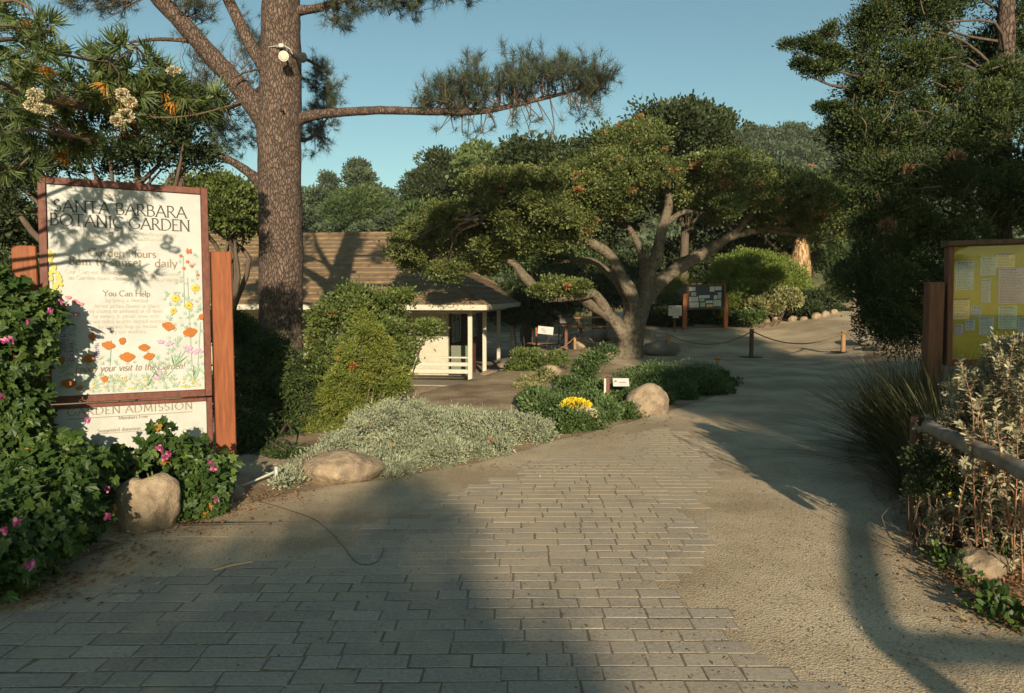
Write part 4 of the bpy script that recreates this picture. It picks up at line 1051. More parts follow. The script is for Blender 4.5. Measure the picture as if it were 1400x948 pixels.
leaves('crown', tp[k] - td[k] * rng.uniform(0, .12, (len(k), 1)) + rng.normal(size=(len(k), 3)) * .012, dd, .185, .007, 'needle', M['needle'], pn, rr_, jit=.3)

# floodlights on the trunk
def floodlight(label, head, direction, arm0, bodycol):
    t = thing('floodlight', label, 'lamp', head)
    d = unit(np.array(direction)); h = np.array(head)
    mb = MB(); pts = [h - d * .16, h - d * .13, h - d * .05, h - d * .0, h + d * .01]
    mb.tube(pts, [.03, .055, .075, .085, .088], 20); mb.build('housing', M[bodycol], t, smooth=False)
    mb = MB(); mb.tube([h + d * .002, h + d * .014, h + d * .022], [.08, .075, .05], 20); mb.build('lens', M['lampwhite'] if bodycol == 'steel' else M['glass'], t, smooth=False)
    mb = MB(); mb.tube([arm0, lerp(np.array(arm0), h - d * .15, .5) + np.array([0, 0, .02]), h - d * .15], [.018, .018, .022], 8); mb.build('bracket', M['metaldark'], t)
    return t
h1 = D(388, 77, 11.38); floodlight('round pale-faced floodlight aimed at the camera from the pine trunk', h1, (.05, -.97, -.12), D(387, 64, 11.66), 'steel')
h2 = D(414, 79, 11.6); floodlight('dark floodlight pointing sideways off the right edge of the pine trunk', h2, (.8, -.5, -.35), D(400, 74, 11.75), 'metaldark')
jb = MB(); jb.box(D(385, 63, 11.62), (.09, .08, .07), bev=.01); jb.tube([D(389, 63, 11.6), D(396, 67, 11.64), D(400, 74, 11.7)], .012, 6); jb.tube([D(381, 63, 11.62), D(370, 64, 11.68), D(360, 68, 11.8), D(356, 72, 12)], .008, 6)
tag(jb.build('junction_box', M['steel']), 'small grey junction box with wires strapped to the pine trunk above the lamps', 'electrical box')
# ================================================================== THE BIG OAK
ok = thing('oak_tree', 'sprawling old oak with pale twisting limbs low over the plaza beyond the porch', 'tree', onG(3.0, 18.9))
mb = MB()
mb.tube([P(857, 500, 18.9), P(858, 490, 18.9), P(860, 470, 18.9), P(864, 448, 18.9), P(870, 428, 18.9), P(876, 408, 18.9)], [.52, .45, .36, .34, .31, .22], 20, wob=.3, sub=5, wf=2.2)
mb.build('trunk', M['oakbark'], ok, smooth=True)
OL = [
 ([(868, 445, 18.9), (880, 410, 18.8), (890, 372, 18.7), (900, 340, 18.6), (906, 308, 18.6), (914, 282, 18.7), (912, 258, 18.8), (905, 240, 18.9)], [.26, .22, .19, .165, .15, .13, .09, .05]),
 ([(872, 440, 18.9), (882, 412, 19.1), (900, 388, 19.4), (930, 364, 19.8), (962, 346, 20.1), (1001, 323, 20.5), (1043, 314, 20.8), (1088, 312, 21.2), (1130, 300, 21.5)], [.28, .24, .23, .22, .19, .15, .11, .08, .04]),
 ([(862, 450, 18.8), (866, 412, 18.7), (851, 380, 18.6), (834, 350, 18.5), (806, 331, 18.4), (787, 321, 18.3), (755, 322, 18.2), (720, 318, 18.1), (690, 322, 18.1)], [.22, .20, .175, .16, .15, .13, .11, .08, .05]),
 ([(856, 462, 18.7), (832, 431, 18.7), (802, 412, 18.6), (787, 396, 18.5), (768, 384, 18.4), (752, 378, 18.3)], [.24, .20, .18, .14, .09, .05]),
 ([(845, 448, 18.8), (825, 420, 18.6), (812, 402, 18.4), (796, 404, 18.3), (752, 406, 18.1), (735, 396, 18.1), (722, 384, 18.0), (706, 364, 18.0), (694, 357, 17.9)], [.20, .16, .15, .15, .17, .155, .15, .12, .06]),
 ([(860, 440, 18.9), (858, 415, 19.1), (848, 392, 19.4), (830, 372, 19.6), (810, 358, 19.7), (780, 356, 19.8), (755, 360, 19.8)], [.20, .15, .13, .12, .11, .09, .05]),
 ([(866, 440, 19.1), (877, 400, 19.4), (880, 360, 19.7), (868, 325, 20.0), (850, 300, 20.2), (832, 280, 20.4)], [.22, .17, .14, .11, .08, .04]),
 ([(906, 308, 18.6), (935, 290, 18.7), (960, 292, 18.8), (985, 297, 18.9)], [.10, .075, .06, .03]),
 ([(1001, 323, 20.5), (1030, 290, 20.2), (1045, 280, 20.0), (1040, 262, 19.8), (1022, 245, 19.6)], [.11, .09, .08, .06, .03]),
 ([(787, 321, 18.3), (792, 300, 18.3), (796, 285, 18.2), (775, 272, 18.2), (760, 268, 18.2)], [.08, .06, .055, .04, .02]),
 ([(1043, 314, 20.8), (1100, 322, 21.0), (1135, 310, 21.3)], [.08, .05, .02]),
 ([(740, 322, 18.2), (725, 300, 18.1), (735, 275, 18.1)], [.06, .045, .02]),
 ([(720, 318, 18.1), (690, 300, 18.0), (655, 300, 18.0)], [.06, .045, .02]),
]
for pts, rad in OL:
    mb = MB(); mb.tube([P(*p) for p in pts], np.array(rad) * .82, 12, wob=.32, sub=6, wf=3.5); mb.build('limb', M['oakbark'], ok, smooth=True)
ob = [PB(600, 338, 20.6, 60, 42, 1.3), PB(655, 325, 20.0, 70, 54, 1.5), PB(720, 300, 18.1, 66, 52, 2.2), PB(690, 262, 18.5, 60, 34, 2.0), PB(770, 270, 18.4, 62, 44, 2.0), PB(760, 330, 18.2, 40, 24, 1.2), PB(835, 250, 18.7, 60, 38, 2.0),
      PB(895, 246, 18.6, 52, 34, 1.8), PB(860, 205, 20.5, 60, 40, 2.2), PB(960, 262, 19.6, 60, 46, 2.0), PB(1020, 265, 20.2, 62, 40, 2.2), PB(1075, 285, 20.8, 66, 42, 2.2), PB(1125, 300, 21.3, 56, 44, 2.0), PB(1000, 238, 22.0, 50, 26, 2.0),
      PB(560, 348, 20.6, 26, 22, .9), PB(640, 368, 19.8, 46, 16, .9), PB(625, 305, 19.6, 50, 26, 1.4), PB(690, 345, 19.0, 46, 22, 1.2), PB(755, 305, 18.4, 50, 30, 1.5), PB(800, 300, 18.6, 34, 24, 1.2), PB(840, 285, 18.8, 30, 16, 1.0), PB(585, 320, 20.4, 30, 30, 1.0)]
og = np.random.default_rng(31)
for _i in range(26):
    c, r = ob[og.integers(0, 16)]; d = og.normal(size=3); d /= np.linalg.norm(d); d[2] = -abs(d[2]) * .6 if _i % 2 else d[2]
    ob.append((c + d * np.array(r) * 1.02, tuple(np.array(r) * og.uniform(.22, .42) * np.array([1, 1, og.uniform(.6, 1.1)]))))
lm = MB()
for c, r in ob:
    j = min((P(*p) for pts, _ in OL for p in pts[2:]), key=lambda q: np.linalg.norm(q - c))
    far_ = np.linalg.norm(j - c) > 1.6
    for _i in range(2 if far_ else 4 if r[0] > .6 else 1):
        t = c + rdir(1)[0] * np.array(r) * rng.uniform(.3, .85); limbs_to(lm, j + rng.normal(size=3) * .08, [t], .035 if far_ else .045, .010, .1, 5)
lm.build('branchlets', M['oakbark'], ok, smooth=True)['kind'] = 'stuff'
foliage('crown', ob, .235, 400000, .058, .040, 'oval', M['oakleaf'], ok, dens=.62, sat=5, stray=.14, reach=1.9, dead=.10, inner=.18, flat_bottom=.8, up=.3)
foliage('low_foliage', [PB(772, 394, 17.9, 40, 15, .6), PB(742, 400, 17.9, 18, 10, .4)], .17, 7000, .06, .04, 'oval', M['oakleaf'], ok, dens=.8, sat=4, dead=.05, inner=.3)

# ================================================================== generic trees
def tree(name, label, blobs, trunk_base, r, cs, nleaf, L, W, tmpl, lm_, bk='darkbark', group=None, dens=1.1, dead=0.0, cat='tree', fork=None, inner=.25, fb=.5, up=.25, limbs=2, **kw):
    o = thing(name, label, cat, trunk_base, group)
    mb = MB(); top = np.mean([b[0] for b in blobs], axis=0); tbv = np.array(trunk_base)
    fk = np.array(fork) if fork is not None else tbv + (top - tbv) * .55
    mb.tube([tbv - np.array([0, 0, .3]), lerp(tbv, fk, .4) + rng.normal(size=3) * r * .6, fk], [r * 1.25, r, r * .8], 9, wob=.2, sub=4)
    for c, rr in blobs:
        limbs_to(mb, lerp(tbv, fk, .92), [c + rdir(1)[0] * np.array(rr) * .5 for _i in range(limbs)], r * .5, r * .08, .05, 5)
    mb.build('trunk', M[bk], o, smooth=True)
    foliage('crown', blobs, cs, nleaf, L, W, tmpl, M[lm_], o, dens=dens, dead=dead, inner=inner, flat_bottom=fb, up=up, sat=3, **kw)
    return o
def gz(px, Y, dz=0): p = P(px, 400, Y); return onG(p[0], p[1], dz)
def hzp(px, Y):
    p = P(px, 400, Y); return np.array([p[0], p[1], float(hillz(p[0], p[1]))])

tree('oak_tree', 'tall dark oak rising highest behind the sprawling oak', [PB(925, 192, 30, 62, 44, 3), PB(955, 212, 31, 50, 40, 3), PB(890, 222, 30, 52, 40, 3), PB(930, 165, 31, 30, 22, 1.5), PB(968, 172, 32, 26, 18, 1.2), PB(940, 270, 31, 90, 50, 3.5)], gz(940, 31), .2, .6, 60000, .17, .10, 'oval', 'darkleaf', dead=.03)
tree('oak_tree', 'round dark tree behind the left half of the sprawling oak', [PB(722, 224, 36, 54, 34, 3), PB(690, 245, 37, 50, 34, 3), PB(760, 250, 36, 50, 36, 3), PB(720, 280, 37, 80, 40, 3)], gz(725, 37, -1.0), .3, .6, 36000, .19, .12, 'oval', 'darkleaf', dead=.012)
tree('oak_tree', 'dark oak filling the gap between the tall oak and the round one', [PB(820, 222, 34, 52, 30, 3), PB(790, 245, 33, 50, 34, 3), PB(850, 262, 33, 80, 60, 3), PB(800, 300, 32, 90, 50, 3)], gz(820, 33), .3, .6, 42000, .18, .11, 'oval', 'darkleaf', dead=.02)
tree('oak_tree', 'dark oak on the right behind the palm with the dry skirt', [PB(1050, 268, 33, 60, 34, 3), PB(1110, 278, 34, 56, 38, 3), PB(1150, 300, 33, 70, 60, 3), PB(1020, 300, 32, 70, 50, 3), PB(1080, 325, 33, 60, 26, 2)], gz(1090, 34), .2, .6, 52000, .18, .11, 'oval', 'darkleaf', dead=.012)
tree('eucalyptus_tree', 'tall thin dark tree left of the pale green tree beyond the oak', [PB(600, 232, 55, 26, 34, 2), PB(590, 262, 54, 36, 30, 2.5), PB(625, 272, 54, 40, 34, 3), PB(570, 285, 53, 30, 24, 2)], gz(600, 55, -1), .3, .8, 22000, .26, .11, 'oval', 'darkleaf')
tree('plane_tree', 'pale green open tree between two dark trees beyond the oak', [PB(660, 222, 50, 32, 26, 2), PB(640, 236, 49, 26, 20, 2), PB(680, 240, 50, 26, 24, 2), PB(655, 258, 50, 36, 20, 2)], gz(655, 50, -1), .25, .7, 13000, .30, .22, 'oval', 'paleleaf', dens=.8)
tree('pine_tree', 'round-topped light green stone pine beyond the house roof', [PB(494, 284, 62, 34, 26, 2.6), PB(475, 292, 61, 26, 20, 2), PB(516, 294, 62, 26, 20, 2), PB(494, 305, 61, 38, 16, 2.4)], gz(494, 62, -2), .3, .8, 24000, .30, .10, 'oval', 'midleaf', fork=P(494, 312, 62))
tree('cypress_tree', 'tall narrow ragged tree standing above the stone pine', [PB(489, 232, 85, 12, 16, 1.6), PB(490, 250, 85, 18, 18, 2), PB(497, 272, 85, 26, 20, 2.4), PB(478, 278, 85, 18, 16, 2)], gz(489, 85, 0), .35, .9, 11000, .35, .16, 'oval', 'farleaf')
tree('cypress_tree', 'slim dark tree spire left of the tall ragged tree', [PB(449, 250, 88, 7, 10, 1), PB(449, 272, 88, 12, 20, 1.4), PB(446, 300, 87, 16, 22, 2)], gz(449, 88, 0), .3, .8, 6500, .35, .16, 'oval', 'farleaf')
tree('pine_tree', 'low dark tree right of the stone pine near the skyline gap', [PB(522, 272, 92, 16, 14, 2), PB(535, 286, 92, 18, 12, 2), PB(540, 300, 90, 26, 14, 2.5)], gz(525, 92, 0), .3, .9, 7000, .36, .16, 'oval', 'farleaf')
tree('oak_tree', 'bluish-green tree directly right of the pine trunk beyond the roof', [PB(430, 282, 78, 26, 26, 3), PB(455, 300, 77, 30, 20, 3), PB(418, 308, 75, 26, 22, 3), PB(465, 318, 70, 34, 14, 2.4)], gz(432, 78, 0), .3, .9, 14000, .34, .17, 'oval', 'farleaf')
for px, py, rx, ry, Y, l in ((512, 322, 34, 16, 60, 'low grey-green tree just over the middle of the house ridge'), (548, 312, 26, 20, 58, 'grey-green tree over the right end of the house ridge'), (575, 305, 26, 22, 50, 'mid green tree tucked behind the left edge of the oak crown')):
    tree('oak_tree', l, [PB(px, py, Y, rx, ry, 2.4), PB(px + 14, py + 10, Y - 1, rx * .7, ry * .8, 2)], gz(px, Y, -1.5), .22, .7, 10000, .28, .14, 'oval', 'farleaf' if Y > 55 else 'midleaf')
# trees left of the pine, behind the sign
tree('oak_tree', 'sunlit yellow-green tree between the sign and the pine trunk', [PB(318, 275, 17, 38, 30, 1), PB(300, 300, 16.5, 42, 28, 1.1), PB(338, 306, 17, 26, 20, 1), PB(282, 272, 17, 26, 24, .9)], gz(318, 17), .16, .32, 26000, .085, .05, 'oval', 'bushleaf')
tree('oak_tree', 'dark small-leaved tree rising behind the top of the welcome sign', [PB(245, 190, 9.6, 46, 50, .8), PB(262, 150, 9.8, 34, 34, .6), PB(200, 222, 9.4, 50, 30, .7), PB(130, 215, 9.4, 52, 32, .8), PB(60, 225, 9.4, 50, 36, .8), PB(10, 260, 9.2, 50, 50, .8), PB(270, 220, 9.8, 30, 26, .5), PB(225, 130, 9.8, 26, 26, .5), PB(-40, 200, 9.4, 60, 60, 1)], gz(190, 9.6), .12, .15, 34000, .05, .022, 'oval', 'darkleaf', dens=.5)
tree('oak_tree', 'broad dark tree far left behind the sign posts', [PB(20, 330, 10.5, 60, 50, 1), PB(-60, 300, 10.5, 70, 70, 1.2), PB(20, 400, 10.0, 60, 50, 1)], gz(0, 10.5), .12, .22, 24000, .06, .035, 'oval', 'darkleaf')
# skyline trees of the right hill
sk = [(1000, 196, 24, 15, 150), (1030, 190, 24, 16, 150), (1060, 194, 20, 14, 146), (1080, 184, 26, 15, 150), (1108, 198, 22, 16, 152), (1130, 190, 20, 20, 155), (1045, 212, 24, 14, 130), (1090, 212, 24, 12, 128), (1010, 222, 24, 14, 125), (1125, 222, 22, 16, 128), (1075, 236, 22, 12, 118), (1155, 205, 26, 24, 150), (975, 205, 22, 18, 150), (1190, 200, 30, 24, 150), (1230, 200, 34, 26, 150)]
names = ['leftmost', 'second from the left', 'third from the left', 'tallest dome', 'fourth from the right', 'third from the right']
proto = None
for i, (px, py, rx, ry, Y) in enumerate(sk):
    lb = ['round hill tree at the left of the skyline row', 'domed hill tree second in the skyline row', 'small hill tree in the dip of the skyline row', 'broad domed hill tree forming the highest skyline bump', 'hill tree just right of the highest skyline bump', 'hill tree where the skyline meets the right conifer', 'hill tree in the second row below the domed one', 'hill tree in the second row below the highest bump', 'low hill tree touching the crown of the tall oak', 'hill tree beside the grassy clearing on the right', 'lowest hill tree just above the dark oak', 'hill tree glimpsed through the edge of the right conifer', 'hill tree half hidden by the tall oak', 'hill tree behind the thick part of the right conifer', 'farthest right hill tree behind the conifer'][i]
    c = P(px, py, Y); bs = hzp(px, Y); bs[2] = min(bs[2], c[2] - ry / F * Y * .6)
    tree('hill_tree', lb, [PB(px, py, Y, rx, ry, 4.5), PB(px - rx * .4, py + 5, Y - 2, rx * .7, ry * .8, 3.5), PB(px + rx * .45, py + 6, Y - 2, rx * .65, ry * .75, 3.5)], bs, .4, 1.1, 6500, .5, .26, 'oval', 'farleaf', group='trees on the far hill', dens=1.2)
# hillside scrub that reads as one mass
hb_ = []
g_ = np.random.default_rng(11)
for _i in range(460):
    y = g_.uniform(58, 175) if _i % 3 else g_.uniform(58, 95); az = g_.uniform(-.62, .95)
    x = az * y; z = float(hillz(x, y)); r = g_.uniform(1.5, 2.7) * (1 + y / 260)
    pxx = 700 + x / y * 1000
    if 1085 < pxx < 1125 and y > 100 and z > 18: continue
    hb_.append((np.array([x, y, z + r * .35]), (r * 1.3, r * 1.3, r)))
wd = foliage('hillside_woods', hb_, 1.3, 230000, .55, .3, 'oval', M['farleaf'], None, dens=.7, flat_bottom=.2)[0]
kind(wd, 'stuff', 'grey-green woodland covering the hills beyond the garden', 'woods')
# reddish roof on the hill
hp = P(1112, 224, 120)
hh = thing('hill_house', 'tiny tan house with reddish roof on the grassy clearing of the hill', 'house', hp - np.array([0, 0, 2]))
mb = MB(); mb.box(hp - np.array([0, -2, .8]), (2.0, 2, 1.1)); mb.build('wall', M['postwood'], hh)
M['tile'] = plain('roof_tile', (.42, .16, .08)); mb = MB(); c = hp + np.array([0, 2, .2])
mb.add([c + np.array(v) for v in ((-1.25, -1.2, -.45), (1.25, -1.2, -.45), (1.25, 1.2, -.45), (-1.25, 1.2, -.45), (-.8, 0, .1), (.8, 0, .1))], [(3, 2, 1, 0), (0, 1, 5, 4), (2, 3, 4, 5), (1, 2, 5), (3, 0, 4)]); mb.build('roof', M['tile'], hh)

# ================================================================== RIGHT CONIFER
cf = thing('cypress_tree', 'huge dark ragged conifer with dead twigs filling the right side behind the yellow notice board', 'tree', gz(1330, 10.4))
mb = MB()
mb.tube([gz(1360, 10.4, -.3), P(1362, 330, 10.4), P(1366, 230, 10.3), P(1372, 120, 10.3), P(1376, 20, 10.3), P(1380, -120, 10.3), P(1384, -260, 10.3)], [.22, .17, .15, .125, .105, .09, .05], 14, wob=.2, sub=5)
mb.build('trunk', M['pinebark'], cf, smooth=True)
cb = []
for px, py, rx, ry, Y in ((1185, 40, 26, 26, 10), (1215, 15, 32, 30, 10), (1255, 30, 36, 34, 9.8), (1290, 10, 36, 30, 10.2), (1205, 85, 40, 30, 9.8), (1250, 95, 42, 34, 9.6), (1225, 130, 44, 32, 9.6), (1180, 125, 24, 20, 9.8), (1280, 70, 30, 28, 10.6), (1310, 130, 40, 34, 9.8), (1350, 70, 34, 30, 10.8), (1400, 40, 46, 50, 10.6), (1420, 130, 50, 50, 10.2), (1330, -10, 34, 26, 10.6),
                          (1175, 165, 26, 22, 9.8), (1160, 190, 24, 16, 9.8), (1210, 185, 44, 34, 9.5), (1265, 175, 46, 36, 9.4), (1320, 190, 50, 40, 9.5), (1385, 200, 56, 46, 9.5), (1180, 225, 30, 26, 9.7), (1230, 245, 50, 40, 9.3), (1290, 250, 52, 44, 9.2), (1350, 265, 56, 44, 9.4), (1410, 280, 60, 50, 9.4),
                          (1195, 290, 36, 36, 9.6), (1240, 315, 52, 44, 9.3), (1300, 330, 54, 44, 9.4), (1200, 350, 36, 36, 9.6), (1180, 385, 26, 30, 9.7), (1225, 385, 46, 40, 9.4), (1270, 400, 50, 44, 9.5), (1200, 420, 30, 34, 9.6), (1215, 455, 34, 26, 9.5), (1260, 450, 50, 40, 9.6), (1330, 400, 60, 50, 9.8), (1390, 380, 60, 50, 9.8), (1470, 250, 70, 110, 9.6), (1480, 100, 70, 90, 10.2), (1500, 400, 70, 70, 9.8), (1320, -70, 80, 50, 10.4), (1420, -60, 80, 60, 10.4), (1390, -150, 80, 60, 10.4), (1360, 170, 44, 34, 9.8), (1375, 110, 34, 26, 9.9), (1340, 150, 34, 30, 9.7)):
    cb.append(PB(px, py, Y, rx, ry, .55))
arm = [PB(1105, 62, 9.9, 18, 10, .2), PB(1130, 45, 9.9, 10, 12, .15), PB(1128, 72, 9.9, 18, 10, .2), PB(1095, 92, 9.9, 12, 9, .15), PB(1122, 98, 9.9, 20, 10, .2), PB(1148, 84, 9.9, 16, 14, .2), PB(1078, 62, 9.9, 10, 5, .12), PB(1140, 150, 9.8, 14, 8, .15), PB(1125, 148, 9.8, 10, 7, .12)]
mb = MB()
for c, r in cb:
    st = np.array([P(1368, 200, 10.3)[0], 10.3, max(.8, c[2] + rng.uniform(-1.1, -.2))])
    limbs_to(mb, st, [c + rdir(1)[0] * np.array(r) * .7], .026, .008, .05, 5)
for a_, b_ in (((1200, 110), (1075, 62)), ((1180, 120), (1092, 96)), ((1200, 150), (1120, 150)), ((1190, 90), (1130, 42))):
    p, q = P(*a_, 9.8), P(*b_, 9.9); mb.tube([p, lerp(p, q, .5) + np.array([0, 0, -.08]), q], [.03, .016, .005], 6, sub=4, wob=.2)
mb.build('limbs', M['darkbark'], cf, smooth=True)
mb = MB()
for _i in range(300):
    c, r = cb[rng.integers(len(cb))]; d = rdir(1)[0]; d[1] = -abs(d[1]); p = c + d * np.array(r) * rng.uniform(.75, 1.05); e = unit(rdir(1)[0] + np.array([0, -.3, 0])) * rng.uniform(.12, .42)
    mb.tube([p - e * .5, p + rng.normal(size=3) * .02, p + e * .5 + rng.normal(size=3) * .04], [.007, .005, .002], 4, sub=2, caps=False)
mb.build('dead_twigs', M['deadtwig'], cf)['kind'] = 'stuff'
foliage('crown', cb, .17, 340000, .042, .017, 'oval', M['blackleaf'], cf, dens=.55, sat=2, dead=.05, inner=.2, up=.35, tipsize=.5, flat=.95)
foliage('crown_arm', arm, .085, 12000, .042, .016, 'oval', M['blackleaf'], cf, dens=1.0, dead=.03, inner=.3, up=.35, tipsize=.3)
# ================================================================== SHRUBS
def shrub(name, label, blobs, cs, nleaf, L, W, tmpl, lm_, stem='darkbark', group=None, cat='shrub', nst=10, sr=.02, base=None, **kw):
    c0 = blobs[0][0]; b = np.array(base) if base is not None else onG(c0[0], c0[1])
    o = thing(name, label, cat, b, group)
    mb = MB()
    for _i in range(nst):
        c, r = blobs[rng.integers(len(blobs))]; t = c + rdir(1)[0] * np.array(r) * .7
        f = onG(lerp(b[0], t[0], .4) + rng.normal() * .05, lerp(b[1], t[1], .4), -.03); t[2] = max(t[2], f[2] + .1)
        mb.tube([f, lerp(f, t, .5) + rng.normal(size=3) * .06, t], [sr, sr * .7, sr * .25], 5, sub=3, wob=.2)
    mb.build('stems', M[stem], o, smooth=True)
    foliage('foliage', blobs, cs, nleaf, L, W, tmpl, M[lm_], o, ground=True, **kw)
    return o
# green bush with rounded leaves in front of the porch
shrub('green_shrub', 'bright green leafy bush in front of the house roof edge', [PB(500, 425, 11.6, 58, 32, .8), PB(450, 430, 11.6, 28, 30, .6), PB(545, 412, 11.8, 18, 12, .3), PB(520, 462, 11.4, 50, 34, .7), PB(556, 478, 11.4, 10, 16, .25), PB(584, 450, 11.4, 7, 9, .15), PB(440, 472, 11.5, 26, 34, .6), PB(480, 500, 11.4, 60, 40, .8), PB(545, 500, 11.3, 20, 22, .4)],
      .14, 34000, .050, .030, 'oval', 'bushleaf', nst=24, dens=.5, sat=4, stray=.14, reach=2.0, dead=.01, inner=.3, base=onG(P(500, 500, 11.6)[0], 11.6))
# yellow-green fine conifer-like shrub
shrub('yellow_green_shrub', 'feathery yellow-green shrub in front of the green bush by the pine', [PB(505, 458, 9.6, 26, 18, .35), PB(500, 490, 9.5, 46, 26, .5), PB(520, 515, 9.5, 46, 26, .5), PB(475, 525, 9.4, 42, 30, .5), PB(465, 560, 9.2, 44, 28, .5), PB(445, 590, 9.0, 36, 26, .5), PB(437, 615, 8.8, 26, 22, .4), PB(470, 488, 9.5, 12, 18, .18), PB(528, 478, 9.6, 12, 16, .18), PB(446, 548, 9.2, 12, 18, .18), PB(492, 438, 9.6, 10, 14, .14), PB(425, 590, 8.9, 10, 14, .14), PB(500, 560, 9.4, 50, 34, .5), PB(543, 528, 9.6, 18, 16, .3)],
      .09, 50000, .040, .013, 'oval', 'limeleaf', nst=24, dens=.6, sat=4, stray=.15, reach=2.0, dead=.03, inner=.25, up=.1, tipsize=.3, base=onG(P(480, 590, 9.2)[0], 9.2))
# silver mound
sv = [(440, 635, 7.0, 34, 22), (470, 615, 7.3, 36, 24), (520, 590, 7.8, 50, 40), (560, 610, 7.2, 50, 34), (610, 592, 7.7, 60, 38), (600, 622, 7.0, 50, 22), (660, 590, 7.9, 52, 32), (660, 612, 7.4, 50, 22), (705, 590, 8.1, 42, 28), (735, 592, 8.2, 26, 22), (550, 572, 8.6, 46, 22), (600, 574, 8.8, 44, 14), (645, 578, 8.8, 40, 14), (545, 640, 6.6, 28, 12), (500, 632, 6.9, 30, 18), (400, 655, 6.6, 14, 10)]
shrub('silver_shrub', 'low spreading silver-grey mound along the paved path', [PB(a, b, Y, c, d, .42) for a, b, Y, c, d in sv], .085, 90000, .034, .012, 'oval', 'silver', stray=.12, reach=2.2, stem='redstem', nst=60, sr=.006, dens=.85, sat=2, dead=.03, inner=.2, up=.35, flat=.9, tipsize=.3, base=onG(*P(600, 610, 7.5)[:2]))
# ground cover beds
def bed(name, label, pts, L, W, n, lm_, cs=.13, h=.16, kindk=None, **kw):
    bl = []
    for px, py, rx, ry in pts:
        g = G(px, py); Y = g[1]; bl.append((g + np.array([0, 0, h * .35]), (rx / F * Y, ry / F * Y / (1.6 / Y) * .5 if False else rx / F * Y * .8, h)))
    o, C = foliage(name, bl, cs, n, L, W, 'oval', M[lm_], None, ground=True, dens=1.5, up=.4, inner=.35, **kw)
    if kindk: kind(o, kindk, label, 'ground cover')
    else: tag(o, label, 'ground cover')
    return o
bed('ground_cover', 'dark green ground cover filling the teardrop island behind the round boulder', [(940, 530, 60, 10), (900, 520, 50, 10), (960, 538, 40, 10), (915, 545, 40, 10), (985, 528, 22, 8), (870, 530, 30, 8), (930, 517, 45, 9), (900, 552, 16, 8), (955, 515, 26, 8)], .04, .026, 60000, 'groundcover', h=.20, kindk='stuff')
bed('ground_cover', 'fresh green ground cover between silver mound and round boulder', [(790, 585, 34, 12), (820, 575, 30, 12), (770, 590, 24, 10), (845, 560, 26, 10), (810, 560, 34, 10), (830, 545, 34, 10), (760, 570, 34, 10), (740, 560, 30, 8), (730, 550, 20, 8), (855, 572, 12, 8), (780, 560, 30, 10), (850, 545, 20, 8)], .04, .028, 56000, 'groundcover', h=.17, kindk='stuff')
shrub('grey_green_shrub', 'pale grey-green low plant at the back of the island', [PB(955, 505, 13.6, 34, 9, .4), PB(930, 508, 13.6, 22, 8, .3), PB(976, 512, 13.4, 16, 8, .3)], .10, 7000, .045, .018, 'oval', 'silver', nst=6, sr=.006, dead=.0)
shrub('flowering_plant', 'low plant with a patch of bright yellow flowers beside the path', [PB(790, 570, 9.0, 22, 12, .2)], .07, 2600, .04, .02, 'oval', 'groundcover', nst=6, sr=.005)
def blossoms(parent_root, C, n, L, W, m, name='blossom', spread=.03, cnt=5, tm='oval'):
    for c in C:
        k = rdir(cnt); k[:, 2] = np.abs(k[:, 2]) * .6
        leaves(name, np.array(c) + k * spread * .4, k, L, W, tm, M[m], parent_root, rng.random(cnt), jit=.2)
flp = [o for o in COL.objects if o.name.startswith('flowering_plant')][0]
cc, rr0 = PB(787, 556, 8.9, 20, 9, .16)
q = rdir(420); q[:, 2] = np.abs(q[:, 2]); leaves('yellow_flowers', cc + q * np.array(rr0), q + rdir(420) * .6, .035, .03, 'oval', M['yellow'], flp, rng.random(420))
cc, rr0 = PB(797, 568, 8.8, 18, 10, .16)
q = rdir(420); q[:, 2] = np.abs(q[:, 2]); leaves('pale_flowers', cc + q * np.array(rr0), q + rdir(420) * .6, .035, .03, 'oval', M['cream'], flp, rng.random(420))
shrub('small_shrub', 'upright bright green sapling-like shrub behind the ground cover', [PB(785, 530, 11.5, 24, 16, .3), PB(800, 508, 11.6, 18, 14, .25), PB(812, 492, 11.7, 14, 10, .2), PB(770, 545, 11.4, 24, 12, .3), PB(828, 482, 11.8, 9, 8, .14)], .11, 7000, .05, .026, 'oval', 'groundcover', nst=10, sr=.008, dens=1.0)
shrub('small_shrub', 'olive green shrub right of the porch posts', [PB(725, 492, 16, 28, 14, .4), PB(712, 505, 15.8, 18, 12, .35), PB(745, 498, 15.6, 18, 14, .3), PB(762, 492, 15.8, 14, 12, .3)], .14, 7500, .06, .028, 'oval', 'bushleaf', nst=10, sr=.01)
shrub('small_shrub', 'straggly yellowish shrub below the olive shrub by the steps', [PB(735, 530, 13.8, 24, 22, .4), PB(720, 545, 13, 18, 14, .3), PB(750, 520, 13.9, 16, 16, .3)], .12, 4500, .055, .022, 'oval', 'varieg', nst=12, sr=.008, dens=.7)
shrub('hedge_shrub', 'big rounded bright green bush behind the far notice board', [PB(1030, 385, 27.5, 52, 34, 1.4), PB(1000, 392, 27, 34, 36, 1.2), PB(1062, 388, 27.5, 38, 32, 1.2), PB(1030, 362, 28, 44, 18, 1), PB(990, 410, 26.8, 26, 26, 1), PB(1085, 392, 28, 18, 24, .8), PB(1000, 425, 26.6, 26, 18, .8)], .22, 60000, .095, .035, 'oval', 'hedgeleaf', nst=14, dens=1.4, inner=.15, up=.45, base=onG(P(1030, 400, 27.5)[0], 27.5))
shrub('variegated_shrub', 'cream-flecked shrub at the foot of the big rounded bush', [PB(1052, 415, 25.4, 26, 15, .6), PB(1035, 422, 25.2, 18, 12, .5), PB(1075, 408, 25.6, 22, 16, .6)], .16, 9000, .08, .045, 'oval', 'varieg', nst=8)
